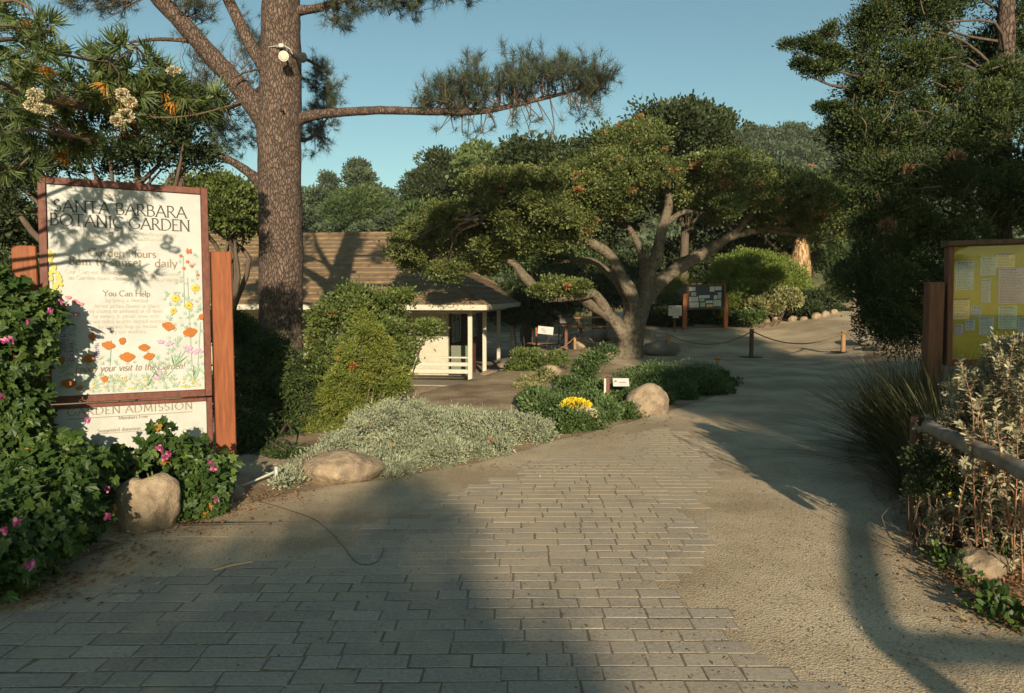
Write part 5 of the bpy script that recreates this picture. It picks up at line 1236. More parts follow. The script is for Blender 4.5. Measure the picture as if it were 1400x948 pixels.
for a, b, Y, c, d, l in ((1105, 412, 27.0, 30, 17, 'dark low shrub right of the cream-flecked one'), (1138, 402, 30, 22, 15, 'dark rounded shrub by the far bend of the path'), (1128, 425, 27.5, 26, 12, 'dark creeping shrub behind the plant labels'), (1100, 425, 26, 20, 13, 'blackish shrub between the cream-flecked shrub and the plant labels'),
                         (1025, 432, 25.4, 16, 9, 'leafy green clump at the edge stones'), (1145, 380, 36, 16, 12, 'small shrub beside the rocks up the far path')):
    shrub('dark_shrub', l, [PB(a, b, Y, c, d, .8), PB(a + c * .5, b + d * .2, Y, c * .6, d * .7, .6)], .17, 7500, .08, .04, 'oval', 'darkleaf' if 'green' not in l else 'groundcover', nst=6)
# yellow-green spiky bush and dark undergrowth beneath the oak
shrub('spiky_shrub', 'lime green bush glowing behind the forks of the oak', [PB(925, 400, 30, 26, 22, 1), PB(912, 415, 29, 18, 18, .8)], .2, 9000, .14, .02, 'needle', 'limeleaf', nst=5)
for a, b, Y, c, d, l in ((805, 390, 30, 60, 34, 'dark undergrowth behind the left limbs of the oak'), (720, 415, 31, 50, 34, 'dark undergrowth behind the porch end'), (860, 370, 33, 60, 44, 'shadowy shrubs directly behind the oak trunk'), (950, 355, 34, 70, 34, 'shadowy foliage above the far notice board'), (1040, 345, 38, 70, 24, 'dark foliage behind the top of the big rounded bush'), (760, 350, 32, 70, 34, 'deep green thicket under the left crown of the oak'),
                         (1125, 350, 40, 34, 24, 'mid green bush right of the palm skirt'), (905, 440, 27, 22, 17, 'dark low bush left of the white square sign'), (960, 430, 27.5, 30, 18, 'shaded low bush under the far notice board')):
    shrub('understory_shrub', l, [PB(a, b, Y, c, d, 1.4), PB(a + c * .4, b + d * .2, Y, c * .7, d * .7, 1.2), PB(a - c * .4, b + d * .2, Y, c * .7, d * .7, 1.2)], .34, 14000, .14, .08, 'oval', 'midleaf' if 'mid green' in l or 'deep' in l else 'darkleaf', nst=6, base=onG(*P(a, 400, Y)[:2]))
# mass of dark growth beneath the pine, right of the sign
shrub('drooping_shrub', 'dark drooping evergreen hiding the foot of the pine beside the sign post', [PB(345, 482, 9.4, 36, 34, .5), PB(335, 540, 9.0, 40, 60, .6), PB(385, 560, 8.8, 36, 50, .5), PB(350, 610, 8.4, 44, 40, .5), PB(395, 610, 8.6, 24, 34, .4), PB(375, 500, 9.2, 30, 40, .5), PB(322, 446, 9.6, 18, 24, .4), PB(400, 540, 9.0, 22, 40, .4), PB(352, 632, 7.6, 34, 22, .35), PB(396, 640, 7.4, 20, 18, .3), PB(340, 600, 7.8, 26, 40, .35)], .11, 70000, .045, .014, 'oval', 'blackleaf', nst=24, dens=1.1, droop=.7, up=0, inner=.3, base=onG(P(360, 560, 8.9)[0], 8.9))
shrub('drooping_shrub', 'dark mass of foliage filling the space under the house eaves left of the pine', [PB(300, 446, 13.5, 30, 22, .5), PB(335, 462, 13.5, 36, 26, .6), PB(425, 560, 12.2, 22, 60, .6)], .18, 22000, .07, .03, 'oval', 'midleaf', nst=10, dens=1.0, base=onG(P(320, 420, 13.5)[0], 13.5))

# ------------------------------------------------------------------ mallow bushes with pink flowers
def mallow(label, blobs, nleaf, L, nfl, base, fl_px=None):
    o = thing('mallow_shrub', label, 'shrub', base)
    mb = MB(); b = np.array(base)
    for _i in range(30):
        c, r = blobs[rng.integers(len(blobs))]; t = c + rdir(1)[0] * np.array(r) * .9; f = b + np.array([rng.normal() * .12, rng.normal() * .1, -.03]); t[2] = max(t[2], .06)
        mb.tube([f, lerp(f, t, .5) + rng.normal(size=3) * .07 + np.array([0, 0, .06]), t], [.010, .007, .003], 5, sub=3)
    mb.build('stems', M['greenstem'], o, smooth=True)
    C, O = clumps(blobs, .085, 1.1, .3)
    k = rng.integers(0, len(C), nleaf); d = rdir(nleaf); pos = C[k] + d * .08
    pos[:, 2] = np.maximum(pos[:, 2], .03)
    nrm = O[k] * .6 + np.array([.1, -.5, .75]) + rdir(nleaf) * .55
    Dd = rdir(nleaf) + O[k] * .7 + np.array([0, -.15, -.35])
    rnd = np.clip(rng.random(len(C))[k] * .4 + rng.random(nleaf) * .54, 0, .925); rnd = np.where(rng.random(nleaf) < .006, .99, rnd)
    leaves('foliage', pos, Dd, L, L * .95, 'lobed', M['mallow'], o, rnd, nrm=nrm, jit=.45)
    for (px, py, Y) in fl_px or []:
        c = P(px, py, Y); n = 10; a = np.arange(n) * 2 * PI / 5 + rng.random(); ax = unit(np.array([rng.normal() * .5, -1, rng.normal() * .4]))
        s = unit(np.cross(ax, [0, 0, 1.0])); t = np.cross(s, ax)
        dirs = np.cos(a)[:, None] * s + np.sin(a)[:, None] * t + ax * .35
        leaves('blossom', np.repeat(c[None], n, 0) + rng.normal(size=(n, 3)) * .006, dirs, .027, .021, 'oval', M['pink'], o, rng.random(n), nrm=np.repeat(ax[None], n, 0) + rdir(n) * .3, jit=.25)
    return o
mallow('tall mallow with pink flowers overlapping the left edge of the sign', [PB(15, 425, 5.2, 44, 32, .25), PB(48, 425, 5.3, 28, 22, .18), PB(10, 480, 5.1, 48, 44, .3), PB(-40, 440, 5.1, 70, 70, .4), PB(15, 545, 5.1, 44, 50, .3), PB(34, 592, 5.2, 36, 36, .22), PB(80, 612, 5.2, 22, 18, .15), PB(66, 412, 5.4, 16, 8, .1), PB(-10, 390, 5.2, 36, 22, .22)],
       4300, .070, 0, onG(P(20, 600, 5.3)[0], 5.3), [(70, 425, 5.05), (8, 466, 4.75), (16, 465, 4.8), (40, 440, 4.8), (85, 412, 5.05), (4, 540, 4.75), (120, 575, 5.0)])
mallow('spreading mallow with magenta flowers at the lower left edge of the dirt', [PB(15, 685, 4.2, 56, 40, .3), PB(60, 695, 4.2, 52, 40, .28), PB(100, 705, 4.4, 42, 30, .22), PB(30, 740, 3.9, 56, 40, .28), PB(-40, 720, 3.9, 70, 70, .4), PB(80, 645, 4.5, 60, 34, .3), PB(120, 665, 4.8, 34, 28, .2), PB(140, 642, 5.0, 34, 18, .18), PB(60, 735, 3.95, 34, 26, .2), PB(5, 780, 3.7, 40, 24, .2)],
       5200, .066, 0, onG(P(50, 720, 4.1)[0], 4.1), [(44, 772, 3.65), (22, 716, 3.7), (8, 723, 3.6), (148, 668, 4.55), (150, 706, 4.3)])
mallow('small mallow with magenta flowers growing right of the grey boulder below the sign', [PB(262, 628, 5.3, 34, 26, .2), PB(285, 665, 5.3, 30, 30, .22), PB(255, 672, 5.2, 24, 26, .2), PB(238, 618, 5.35, 16, 12, .12), PB(210, 612, 5.3, 16, 10, .1), PB(165, 628, 5.3, 24, 10, .12), PB(222, 592, 5.3, 8, 6, .06), PB(205, 640, 5.5, 40, 16, .14), PB(290, 640, 5.4, 22, 16, .15), PB(275, 690, 5.15, 20, 10, .12)],
       1700, .062, 0, onG(P(265, 670, 5.3)[0], 5.3), [(222, 616, 5.05), (226, 625, 5.05), (217, 612, 5.05), (289, 633, 5.05), (292, 640, 5.05), (296, 683, 5.0), (232, 620, 5.06)])

# ------------------------------------------------------------------ fern-leaved tree upper left
iw = thing('ironwood_tree', 'fern-leaved tree with orange dead leaves and cream flower heads reaching in at upper left', 'tree', (-4.6, 3.2, 0))
mb = MB()
mb.tube([(-4.6, 3.2, -.2), (-4.55, 3.3, 1.0), (-4.4, 3.5, 2.0), (-4.2, 3.7, 2.9), (-3.9, 3.8, 3.8)], [.13, .11, .09, .07, .03], 10, sub=4, wob=.15)
ends = []
IB = [((-4.4, 3.5, 1.9), (-60, 120, 4.2), (40, 135, 5.0), (120, 150, 6.0), (200, 160, 6.2), (262, 158, 6.3), (330, 140, 6.5)), ((-4.3, 3.6, 2.3), (-30, 60, 4.3), (60, 70, 5.0), (150, 85, 6.0), (185, 62, 6.2)),
      ((-4.3, 3.6, 2.2), (-20, 185, 4.2), (50, 178, 5.0), (110, 190, 6.0), (190, 185, 6.4)), ((-4.2, 3.7, 2.7), (-40, 10, 4.3), (30, 5, 4.3), (60, 40, 4.3)), ((-4.4, 3.5, 2.0), (-80, 230, 4.2), (10, 232, 4.2), (40, 215, 4.2)), ((-4.2, 3.7, 2.9), (-60, -60, 4.3), (20, -70, 4.4), (80, -50, 4.4))]
for b in IB:
    pts = [np.array(b[0])] + [P(*q) for q in b[1:]]
    mb.tube(pts, np.linspace(.017, .005, len(pts)), 7, sub=5, wob=.15)
mb.build('trunk', M['twig'], iw, smooth=True)
clb = [PB(30, 70, 4.3, 50, 36, .45), PB(60, 120, 6.2, 64, 34, .6), PB(130, 105, 6.3, 60, 34, .6), PB(185, 95, 6.3, 40, 38, .5), PB(120, 155, 6.2, 64, 28, .5), PB(175, 140, 6.2, 50, 34, .5), PB(40, 150, 5.8, 30, 16, .3), PB(240, 128, 6.4, 34, 22, .3), PB(262, 140, 6.4, 28, 16, .3), PB(20, 165, 5.7, 40, 26, .4), PB(10, 225, 4.1, 40, 22, .3), PB(40, 35, 4.3, 46, 22, .3), PB(-50, 120, 4.2, 80, 120, .6), PB(-60, -30, 4.3, 90, 60, .6), PB(90, 200, 6.2, 60, 16, .3), PB(290, 130, 6.4, 18, 10, .15)]
C, O = clumps(clb, .13, 1.0, .4)
mb = MB()
for c in C[::2]:
    j = min((P(*q) for b in IB for q in b[1:]), key=lambda v: np.linalg.norm(v - c)); mb.tube([j, lerp(j, c, .5) + rng.normal(size=3) * .03, c], [.006, .004, .0025], 4, sub=2, caps=False)
mb.build('twigs', M['twig'], iw)['kind'] = 'stuff'
ax = unit(O + rdir(len(C)) * .8 + np.array([.15, -.1, .15])); per = 7
dead = rng.random(len(C)) < .05
PP, DD, RN, NN = [], [], [], []
for c, a, dflag in zip(C, ax, dead):
    k0 = rng.random() * .5
    if dflag: a = unit(a * .3 + np.array([0, 0, -1.0]))
    for j in range(per):
        d = unit(a * .7 + rdir(1)[0] * .75 - np.array([0, 0, .12])); Lf = rng.uniform(.11, .19)
        s = unit(np.cross(d, rdir(1)[0]))
        # a leaf is a fern-like frond: narrow leaflets fanned from one stalk
        for q in range(3):
            PP.append(c + d * .01); DD.append(d + s * (q - 1) * .30); NN.append(np.cross(d, s)); RN.append((.97 + .03 * rng.random()) if dflag else min(.93, k0 + rng.random() * .5))
leaves('crown', np.array(PP), np.array(DD), np.array(PP)[:, 1] * .0235, np.array(PP)[:, 1] * .0023, 'long', M['ironleaf'], iw, np.array(RN), nrm=np.array(NN) + rdir(len(NN)) * .3, jit=.25)
for px, py, Y, rx, ry in ((48, 130, 4.0, 9, 8), (60, 150, 4.0, 11, 6), (44, 145, 4.0, 8, 6), (168, 130, 5.7, 8, 8), (172, 158, 5.7, 10, 9), (160, 165, 5.7, 8, 6), (238, 97, 6.0, 9, 4), (178, 140, 5.7, 8, 7)):
    c, r = PB(px, py, Y, rx, ry, .04); q = rdir(260); leaves('flower_head', c + q * np.array(r) * rng.uniform(.7, 1, (260, 1)), q + rdir(260) * .5, .0026 * Y, .0024 * Y, 'oval', M['cream'], iw, rng.random(260))

# ------------------------------------------------------------------ right edge: silver shrub, rushes, log rail
sr_ = thing('silver_shrub', 'tall sunlit grey-leaved shrub with reddish stems around the log rail', 'shrub', onG(3.3, 4.6))
mb = MB(); PP, DD, RN, NN = [], [], [], []
gs = np.random.default_rng(21)
tips = []
for (px, py, Y, rx, ry, n) in ((1310, 560, 4.7, 34, 40, 22), (1285, 600, 4.9, 24, 34, 20), (1290, 700, 5.1, 34, 24, 34), (1265, 690, 5.1, 20, 24, 20), (1345, 560, 4.4, 45, 60, 34), (1385, 520, 4.3, 40, 50, 36), (1375, 480, 4.4, 22, 24, 14), (1400, 600, 4.5, 50, 60, 34), (1300, 620, 4.9, 34, 40, 16), (1330, 690, 4.9, 50, 44, 40), (1280, 690, 4.9, 34, 40, 16), (1395, 700, 4.6, 50, 50, 40), (1450, 520, 4.2, 60, 90, 44), (1275, 650, 5.1, 26, 30, 10), (1450, 680, 4.3, 60, 80, 30), (1350, 600, 4.6, 50, 50, 24), (1268, 640, 4.85, 16, 24, 18), (1320, 640, 4.5, 24, 30, 16)):
    for _i in range(n):
        e = gs.normal(size=3) * .62; c = P(px + e[0] * rx, py + e[2] * ry, Y + gs.normal() * .25); tips.append(c)
for t in tips:
    if t[2] < .12 or t[0] / t[1] < (.535 if t[1] > 4.6 else .575): continue
    f = onG(lerp(3.6, t[0], .72) + gs.normal() * .08, lerp(5.1, t[1], .72) + gs.normal() * .08, -.02)
    m1 = lerp(f, t, .45) + gs.normal(size=3) * .10 + np.array([0, 0, .05]); pts, _ = spline(np.array([f, m1, lerp(f, t, .8) + gs.normal(size=3) * .05, t]), np.ones(4), 5)
    mb.tube(pts, np.linspace(.0052, .0022, len(pts)), 5, caps=False)
    ln = np.linalg.norm(t - f); st = np.linspace(.06, 1.0, 34)
    for s in st:
        idx = s * (len(pts) - 1); i0 = min(int(idx), len(pts) - 2); p = lerp(pts[i0], pts[i0 + 1], idx - i0); tg = unit(pts[i0 + 1] - pts[i0])
        for _k in range(4 if s > .8 else 3 if s > .5 else 2):
            d = unit(np.cross(tg, gs.normal(size=3))) + tg * gs.uniform(.2, .9); PP.append(p); DD.append(d); NN.append(tg + gs.normal(size=3) * .3); RN.append(min(.93, gs.random()))
mb.build('stems', M['redstem'], sr_)
leaves('foliage', np.array(PP), np.array(DD), .036, .015, 'oval', M['silver2'], sr_, np.array(RN), nrm=np.array(NN))
foliage('foliage', [PB(1345, 560, 4.5, 40, 50, .25), PB(1385, 520, 4.4, 34, 44, .25), PB(1300, 600, 4.8, 34, 34, .2), PB(1400, 600, 4.6, 44, 50, .25), PB(1330, 680, 4.9, 50, 40, .25), PB(1395, 680, 4.7, 44, 50, .25), PB(1375, 478, 4.4, 18, 18, .15)], .055, 26000, .030, .012, 'oval', M['silver2'], sr_, dens=.35, inner=.3, up=.5, flat=1.2, tipsize=.3, ground=True)
for px, py, Y in ((1256, 658, 4.7), (1303, 668, 4.6), (1318, 636, 4.4), (1300, 676, 4.3), (1345, 645, 4.2)):
    c = P(px, py, Y); q = rdir(14); leaves('blossom', c + q * .004, q, .014, .010, 'oval', M['yellow'], sr_, rng.random(14))

ru = thing('rush_clump', 'large arching clump of dark rushes beside the shaded path', 'grass clump', onG(4.0, 6.6))
PP, DD, LL = [], [], []
for (px, Y, n, Lm) in ((1235, 6.9, 1100, 1.3), (1275, 6.5, 1000, 1.55), (1315, 5.9, 700, 1.45), (1215, 7.5, 800, 1.15), (1260, 5.7, 500, .8)):
    b = P(px, 600, Y)
    for _i in range(n):
        a = gs.uniform(0, 2 * PI); tilt = abs(gs.normal()) * .55
        PP.append(onG(b[0] + math.cos(a) * .14 * gs.random(), b[1] + math.sin(a) * .14 * gs.random())); DD.append((math.cos(a) * math.sin(tilt), math.sin(a) * math.sin(tilt), math.cos(tilt))); LL.append(Lm * gs.uniform(.55, 1.05))
ribbons('blades', np.array(PP), np.array(DD), np.array(LL), .006, M['rush'], ru, bend=.42)
for (px, py, Y, n, L, l) in ((940, 400, 28.5, 260, 1.3, 'fountain of green spiky leaves left of the far notice board'), (1112, 398, 29, 220, 1.1, 'pale spiky grass clump at the right end of the rounded bush')):
    b = onG(*P(px, py, Y)[:2]); o = thing('spiky_grass', l, 'grass clump', b); PP, DD = [], []
    for _i in range(n):
        a = gs.uniform(0, 2 * PI); tilt = gs.uniform(.1, 1.3); PP.append(b + np.array([0, 0, .05])); DD.append((math.cos(a) * math.sin(tilt), math.sin(a) * math.sin(tilt), math.cos(tilt)))
    ribbons('blades', np.array(PP), np.array(DD), L * gs.uniform(.8, 1.1, n), .03, M['beargrass'], o, bend=.2)

shrub('dark_shrub', 'small dark bush hiding the foot of the short rail post', [PB(1260, 634, 4.45, 22, 22, .12), PB(1285, 650, 4.45, 24, 18, .14), PB(1310, 668, 4.4, 26, 18, .14), PB(1258, 668, 4.35, 14, 18, .08)], .05, 3400, .028, .012, 'oval', 'darkleaf', nst=12, sr=.004)
lr = thing('log_rail', 'weathered grey log rail resting on a short post among the silver shrub', 'rail', onG(3.0, 5.0))
mb = MB(); mb.tube([P(1268, 582, 4.55), P(1300, 598, 4.3), P(1340, 616, 4.02), P(1375, 632, 3.78), P(1430, 660, 3.45), P(1500, 690, 3.15)], [.04, .045, .048, .046, .05, .045], 14, wob=.18, sub=5, wf=5); mb.build('log', M['greywood'], lr, smooth=True)
t = P(1268, 578, 4.64); mb = MB(); b = onG(t[0], t[1]); mb.box((t[0] - .03, t[1] + .06, (t[2] + b[2] - .2) / 2 + .02), (.07, .07, t[2] - b[2] + .24), bev=.012, rz=.3); mb.build('post', M['darkwood'], lr)
# ================================================================== ROCKS
def bld(px, py, wpx, hpx, Y, label, m='rock', seed=1, rz=0, dy=None, name='boulder', group=None, amp=.14, sink=.15):
    g = P(px, py, Y); z = float(H(g[0], g[1])); w = wpx / F * Y; h = hpx / F * Y
    return tag(rock(name, (g[0], g[1], z - .02), (w, dy or w * .8, h), M[m], seed=seed, rz=rz, amp=amp, sink=sink), label, 'rock', group)
bld(205, 720, 84, 84, 4.95, 'rounded tan boulder below the welcome sign between the mallows', seed=6, rz=.4, amp=.24)
bld(466, 660, 118, 40, 6.35, 'long low pale boulder at the front of the silver mound', seed=5, amp=.16, dy=.5)
bld(885, 566, 58, 44, 9.9, 'upright rounded boulder at the near tip of the island', seed=8, amp=.16, sink=.3)
bld(1340, 790, 76, 40, 4.12, 'pale angular rock at the lower right among small leaves', seed=11, amp=.3)
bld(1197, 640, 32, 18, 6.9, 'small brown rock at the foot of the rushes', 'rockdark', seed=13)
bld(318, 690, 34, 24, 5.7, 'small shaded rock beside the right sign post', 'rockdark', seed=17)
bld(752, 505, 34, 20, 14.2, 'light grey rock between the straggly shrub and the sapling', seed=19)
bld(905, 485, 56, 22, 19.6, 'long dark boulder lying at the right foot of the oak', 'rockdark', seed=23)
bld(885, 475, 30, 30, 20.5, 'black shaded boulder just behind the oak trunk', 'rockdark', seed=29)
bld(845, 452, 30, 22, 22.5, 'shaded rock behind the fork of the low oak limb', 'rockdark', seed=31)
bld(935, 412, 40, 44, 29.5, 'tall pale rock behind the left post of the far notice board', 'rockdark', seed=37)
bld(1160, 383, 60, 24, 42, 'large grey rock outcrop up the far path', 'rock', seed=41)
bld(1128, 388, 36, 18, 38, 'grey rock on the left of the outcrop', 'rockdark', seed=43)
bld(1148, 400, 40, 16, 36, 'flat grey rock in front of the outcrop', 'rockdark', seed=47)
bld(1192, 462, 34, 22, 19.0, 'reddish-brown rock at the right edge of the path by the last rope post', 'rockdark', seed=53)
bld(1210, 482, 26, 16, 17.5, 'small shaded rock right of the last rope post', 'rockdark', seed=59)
bld(797, 470, 30, 15, 21.5, 'tan rock left of the oak roots', seed=61)
bld(830, 488, 30, 12, 18.6, 'low tan stone touching the left side of the oak roots', seed=67)
for i, (px, py, w, h) in enumerate(((1011, 443, 13, 9), (1021, 446, 12, 7), (1046, 441, 13, 9), (1062, 438, 12, 9), (1084, 439, 14, 8), (1099, 438, 11, 6), (1116, 436, 14, 10), (1128, 434, 14, 10), (1003, 440, 9, 8), (1140, 430, 12, 8))):
    lb = ['round pale edging stone nearest the right post of the far notice board', 'pale edging stone second from the far notice board', 'tan edging stone right of the leafy clump', 'reddish edging stone below the cream-flecked shrub', 'pale wide edging stone left of the first plant label', 'flat edging stone between the two plant labels', 'grey edging stone behind the second plant label', 'large grey edging stone right of the second plant label', 'small edging stone tucked beside the notice board post', 'last edging stone before the far bend'][i]
    Yb = G(px, py)[1]; bld(px, py, w, h, Yb, lb, seed=70 + i, group='edging stones along the far bed', name='edging_stone', sink=.3)
# stepping stones / steps beside the porch
for i, (px, py, w, Y) in enumerate(((676, 532, 40, 18.6), (700, 546, 44, 16.8), (690, 520, 34, 20.3), (715, 528, 30, 18.0), (680, 505, 30, 23))):
    lb = ['flat step stone at the porch corner', 'nearest flat step stone below the porch', 'flat step stone third from the bottom', 'flat step stone right of the stair line', 'farthest flat step stone along the porch side'][i]
    bld(px, py, w, 9, Y, lb, seed=90 + i, group='stone steps beside the porch', name='step_stone', amp=.12, dy=.7)
# boulder-ish slabs in the shade left of the oak
for i, (px, py, w, h, Y) in enumerate(((820, 462, 40, 18, 23), (760, 470, 46, 14, 24), (742, 450, 50, 16, 27), (800, 440, 50, 14, 28), (715, 462, 40, 14, 26))):
    lb = ['grey slab under the lower oak limb', 'flat tan slab by the picnic table', 'tan bank of rock behind the small white label', 'pale slab seen through the oak limbs', 'brown slab beyond the porch end'][i]
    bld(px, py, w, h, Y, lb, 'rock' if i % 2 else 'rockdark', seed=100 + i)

# ================================================================== ROPE POSTS
tops = []
rp_l = ['left wooden rope post beside the dark boulder', 'middle rope post on a flat metal foot', 'right rope post at the shaded edge of the path']
for i, (px, pb, ptp, Y) in enumerate(((913, 488, 455, 19.3), (1027, 488, 450, 18.9), (1152, 491, 453, 18.5))):
    g = onG(*P(px, pb, Y)[:2], .012); tz = P(px, ptp, Y)[2]
    o = thing('rope_post', rp_l[i], 'post', g, 'rope posts across the path'); h = tz - g[2]
    mb = MB(); mb.tube([g + np.array([0, 0, .01]), g + np.array([0, 0, h * .98]), g + np.array([0, 0, h])], [.058, .056, .045], 12); mb.build('shaft', M['darkwood' if i == 1 else 'postwood'], o)
    if i: 
        mb = MB(); mb.box(g + np.array([0, 0, .012]), (.42, .42, .02), rz=.4, bev=.006); mb.build('foot_plate', M['metaldark'], o)
    mb = MB(); mb.tube([g + np.array([0, -.03, h * .93]), g + np.array([.0, -.08, h * .95]), g + np.array([0, -.09, h * .90])], .008, 6, sub=3); mb.build('hook', M['metaldark'], o)
    tops.append(g + np.array([0, -.07, h * .93]))
tops.append(np.array(tops[-1]) + np.array([1.2, .6, -.1]))
for i in range(3):
    a, b = tops[i], tops[i + 1]; pts = []
    sg_ = .30 if i < 2 else .25
    for t in np.linspace(0, 1, 22): pts.append(lerp(a, b, t) - np.array([0, 0, sg_ * (1 - (2 * t - 1) ** 2)]))
    mb = MB(); mb.tube(pts, .016, 7); tag(mb.build('rope', M['rope'], smooth=True), ['sagging rope between the left and middle rope posts', 'sagging rope between the middle and right rope posts', 'rope running from the right post into the dark conifer'][i], 'rope', 'ropes across the path')
# turned baluster-like stand
g = onG(*P(981, 511, 15.2)[:2], .012)
mb = MB(); prof = ((0, .11), (.02, .115), (.04, .07), (.07, .05), (.11, .045), (.13, .035), (.20, .032), (.26, .045), (.28, .07), (.30, .085), (.315, .08))
mb.tube([g + np.array([0, 0, z]) for z, r in prof], [r for z, r in prof], 20); mb.tube([g + np.array([.04, 0, .09]), g + np.array([.13, 0, .10]), g + np.array([.15, 0, .14])], [.02, .018, .012], 8)
M['brass'] = plain('old_brass', (.40, .22, .07), rough=.45, spec=.6)
tag(mb.build('water_spigot', M['brass']), 'small golden-brown turned spigot standing behind the island', 'spigot')
# low interpretive sign in the island
g = onG(*P(833, 545, 10.9)[:2]); o = thing('garden_label', 'low white angled label with brown post and white stake beside the round boulder', 'sign', g)
t = P(831, 515, 10.9); mb = MB(); mb.box((t[0], t[1], (t[2] + g[2]) / 2), (.062, .06, t[2] - g[2]), bev=.012); mb.build('post', M['framewood'], o)
t2 = P(827.5, 517, 10.85); mb = MB(); mb.box((t2[0] - .01, t2[1] - .05, (t2[2] + g[2]) / 2), (.034, .03, t2[2] - g[2]), bev=.004); mb.build('stake', M['white'], o)
c = P(849, 523, 10.8); mb = MB(); mb.box(c, (.24, .012, .13), rx=-.5, bev=.002); mb.build('plate', M['signwhite'], o); mb = MB(); mb.box(c + np.array([-.08, -.01, .018]), (.03, .006, .03), rx=-.5); mb.box(c + np.array([.02, -.012, .0]), (.11, .004, .01), rx=-.5); mb.build('print', M['ink2'], o)
# plant labels at far bed
for i, (px, py, Y) in enumerate(((1091, 429, 25.8), (1121, 429, 26.4))):
    c = P(px, py, Y); g = onG(c[0], c[1]); o = thing('plant_label', ['small white plant label on a dark stake in the far bed', 'small white plant label on a pale stake near the bend'][i], 'label', g, None)
    mb = MB(); mb.box(c, (.13, .012, .08), rx=-.4, bev=.002); mb.build('plate', M['signwhite'], o); mb = MB(); mb.box((c[0], c[1] + .02, (c[2] + g[2]) / 2), (.03 if i == 0 else .05, .02, c[2] - g[2])); mb.build('stake', M['darkwood' if i == 0 else 'white'], o)
# white label on red post near the porch, picnic tables, little post and rail
c = P(737, 452, 24.5); g = onG(c[0] - .2, c[1]); o = thing('garden_label', 'white rectangular label on a thin red post beyond the porch', 'sign', g)
mb = MB(); mb.box(c + np.array([.22, 0, 0]), (.52, .02, .26), ry=.1, bev=.004); mb.build('plate', M['signwhite'], o)
mb = MB(); 
for k in range(3): mb.box(c + np.array([.12 + k * .03, -.013, .05 - k * .05]), (.12, .003, .02))
mb.build('print', M['ink2'], o)
mb = MB(); mb.box((c[0] - .09, c[1] - .03, (c[2] + .1 + g[2]) / 2), (.07, .05, c[2] + .1 - g[2]), bev=.008); mb.build('post', M['redwood'], o)
c = P(774, 440, 24.0); g = onG(c[0], c[1]); o = thing('barbecue_grill', 'dark box grill on a single red-brown post in the picnic area', 'grill', g)
mb = MB(); mb.box(c + np.array([0, 0, .05]), (.48, .36, .24), bev=.03); mb.box(c + np.array([0, 0, .19]), (.54, .42, .03), bev=.01); mb.build('firebox', M['metaldark'], o); mb = MB(); mb.box((c[0], c[1], (c[2] - .06 + g[2]) / 2), (.10, .10, c[2] - .06 - g[2]), bev=.01); mb.build('post', M['framewood'], o)
def picnic(px, Y, rz, label):
    p = P(px, 460, Y); g = onG(p[0], p[1]); o = thing('picnic_table', label, 'picnic table', g)
    def lb(c, s, name, **k): mb = MB(); cc = rot(np.array([c]), rz=rz)[0] + g; mb.box(cc, s, rz=rz, bev=.008, **k); return mb.build(name, M['postwood'] if name != 'leg' else M['darkwood'], o)
    mb = MB()
    for k in range(5): mb.box(rot(np.array([(0, (k - 2) * .155, .74)]), rz=rz)[0] + g, (1.8, .145, .045), rz=rz, bev=.006)
    mb.build('table_top', M['postwood'], o)
    for s in (-1, 1): lb((0, s * .68, .44), (1.8, .25, .045), 'seat')
    for sx in (-.65, .65):
        lb((sx, 0, .42), (.05, 1.5, .09), 'crossbar')
        for s in (-1, 1):
            mb = MB(); a = rot(np.array([(sx, s * .30, .72), (sx, s * .62, 0)]), rz=rz) + g; mb.tube([a[0], a[1]], .05, 6); mb.build('leg', M['darkwood'], o)
picnic(805, 25.5, .5, 'wooden picnic table in the shade left of the oak')
picnic(750, 30.0, -.2, 'second picnic table farther back beyond the porch end')
g = onG(*P(786, 483, 21.2)[:2]); t = P(786, 458, 21.2); o = thing('rope_post', 'short square honey-coloured post with a rope left of the oak', 'post', g)
mb = MB(); mb.box((t[0], t[1], (t[2] + g[2]) / 2), (.075, .07, t[2] - g[2]), bev=.008); mb.build('shaft', M['postwood'], o)
for q, l in ((P(752, 480, 22.0), 'slack yellowish rope falling left from the honey-coloured post'), (P(840, 466, 20.5), 'thin yellowish rope from the honey-coloured post to the oak')):
    a = np.array([t[0], t[1] - .02, t[2] - .06]); pts = [lerp(a, q, s) - np.array([0, 0, .1 * (1 - (2 * s - 1) ** 2)]) for s in np.linspace(0, 1, 10)]
    mb = MB(); mb.tube(pts, .014, 6); tag(mb.build('rope', M['brass']), l, 'rope')
# palm with dry skirt
c = P(1094, 352, 31); g = onG(c[0], c[1]); o = thing('palm_tree', 'short palm with a hanging tan skirt of dead fronds above the rounded bush', 'palm', g)
mb = MB(); mb.tube([g - np.array([0, 0, .1]), lerp(g, c, .5), c + np.array([0, 0, .6])], [.3, .26, .22], 12, wob=.1); mb.build('trunk', M['pinkbark'], o, smooth=True)
n = 900; a = rng.uniform(0, 2 * PI, n); zz = rng.uniform(-.2, 1.1, n); rad = .42 - zz * .24
pos = c + np.stack([np.cos(a) * rad * .8, np.sin(a) * rad * .8, zz - .1], 1); dr = np.stack([np.cos(a) * .25, np.sin(a) * .25, -np.ones(n)], 1) + rng.normal(size=(n, 3)) * .08
leaves('dead_frond_skirt', pos, dr, .65, .06, 'long', M['thatch'], o, rng.random(n), nrm=np.stack([np.cos(a), np.sin(a), a * 0 + .2], 1))
n = 160; a = rng.uniform(0, 2 * PI, n); el = rng.uniform(-.2, 1.3, n); dr = np.stack([np.cos(a) * np.cos(el), np.sin(a) * np.cos(el), np.sin(el)], 1)
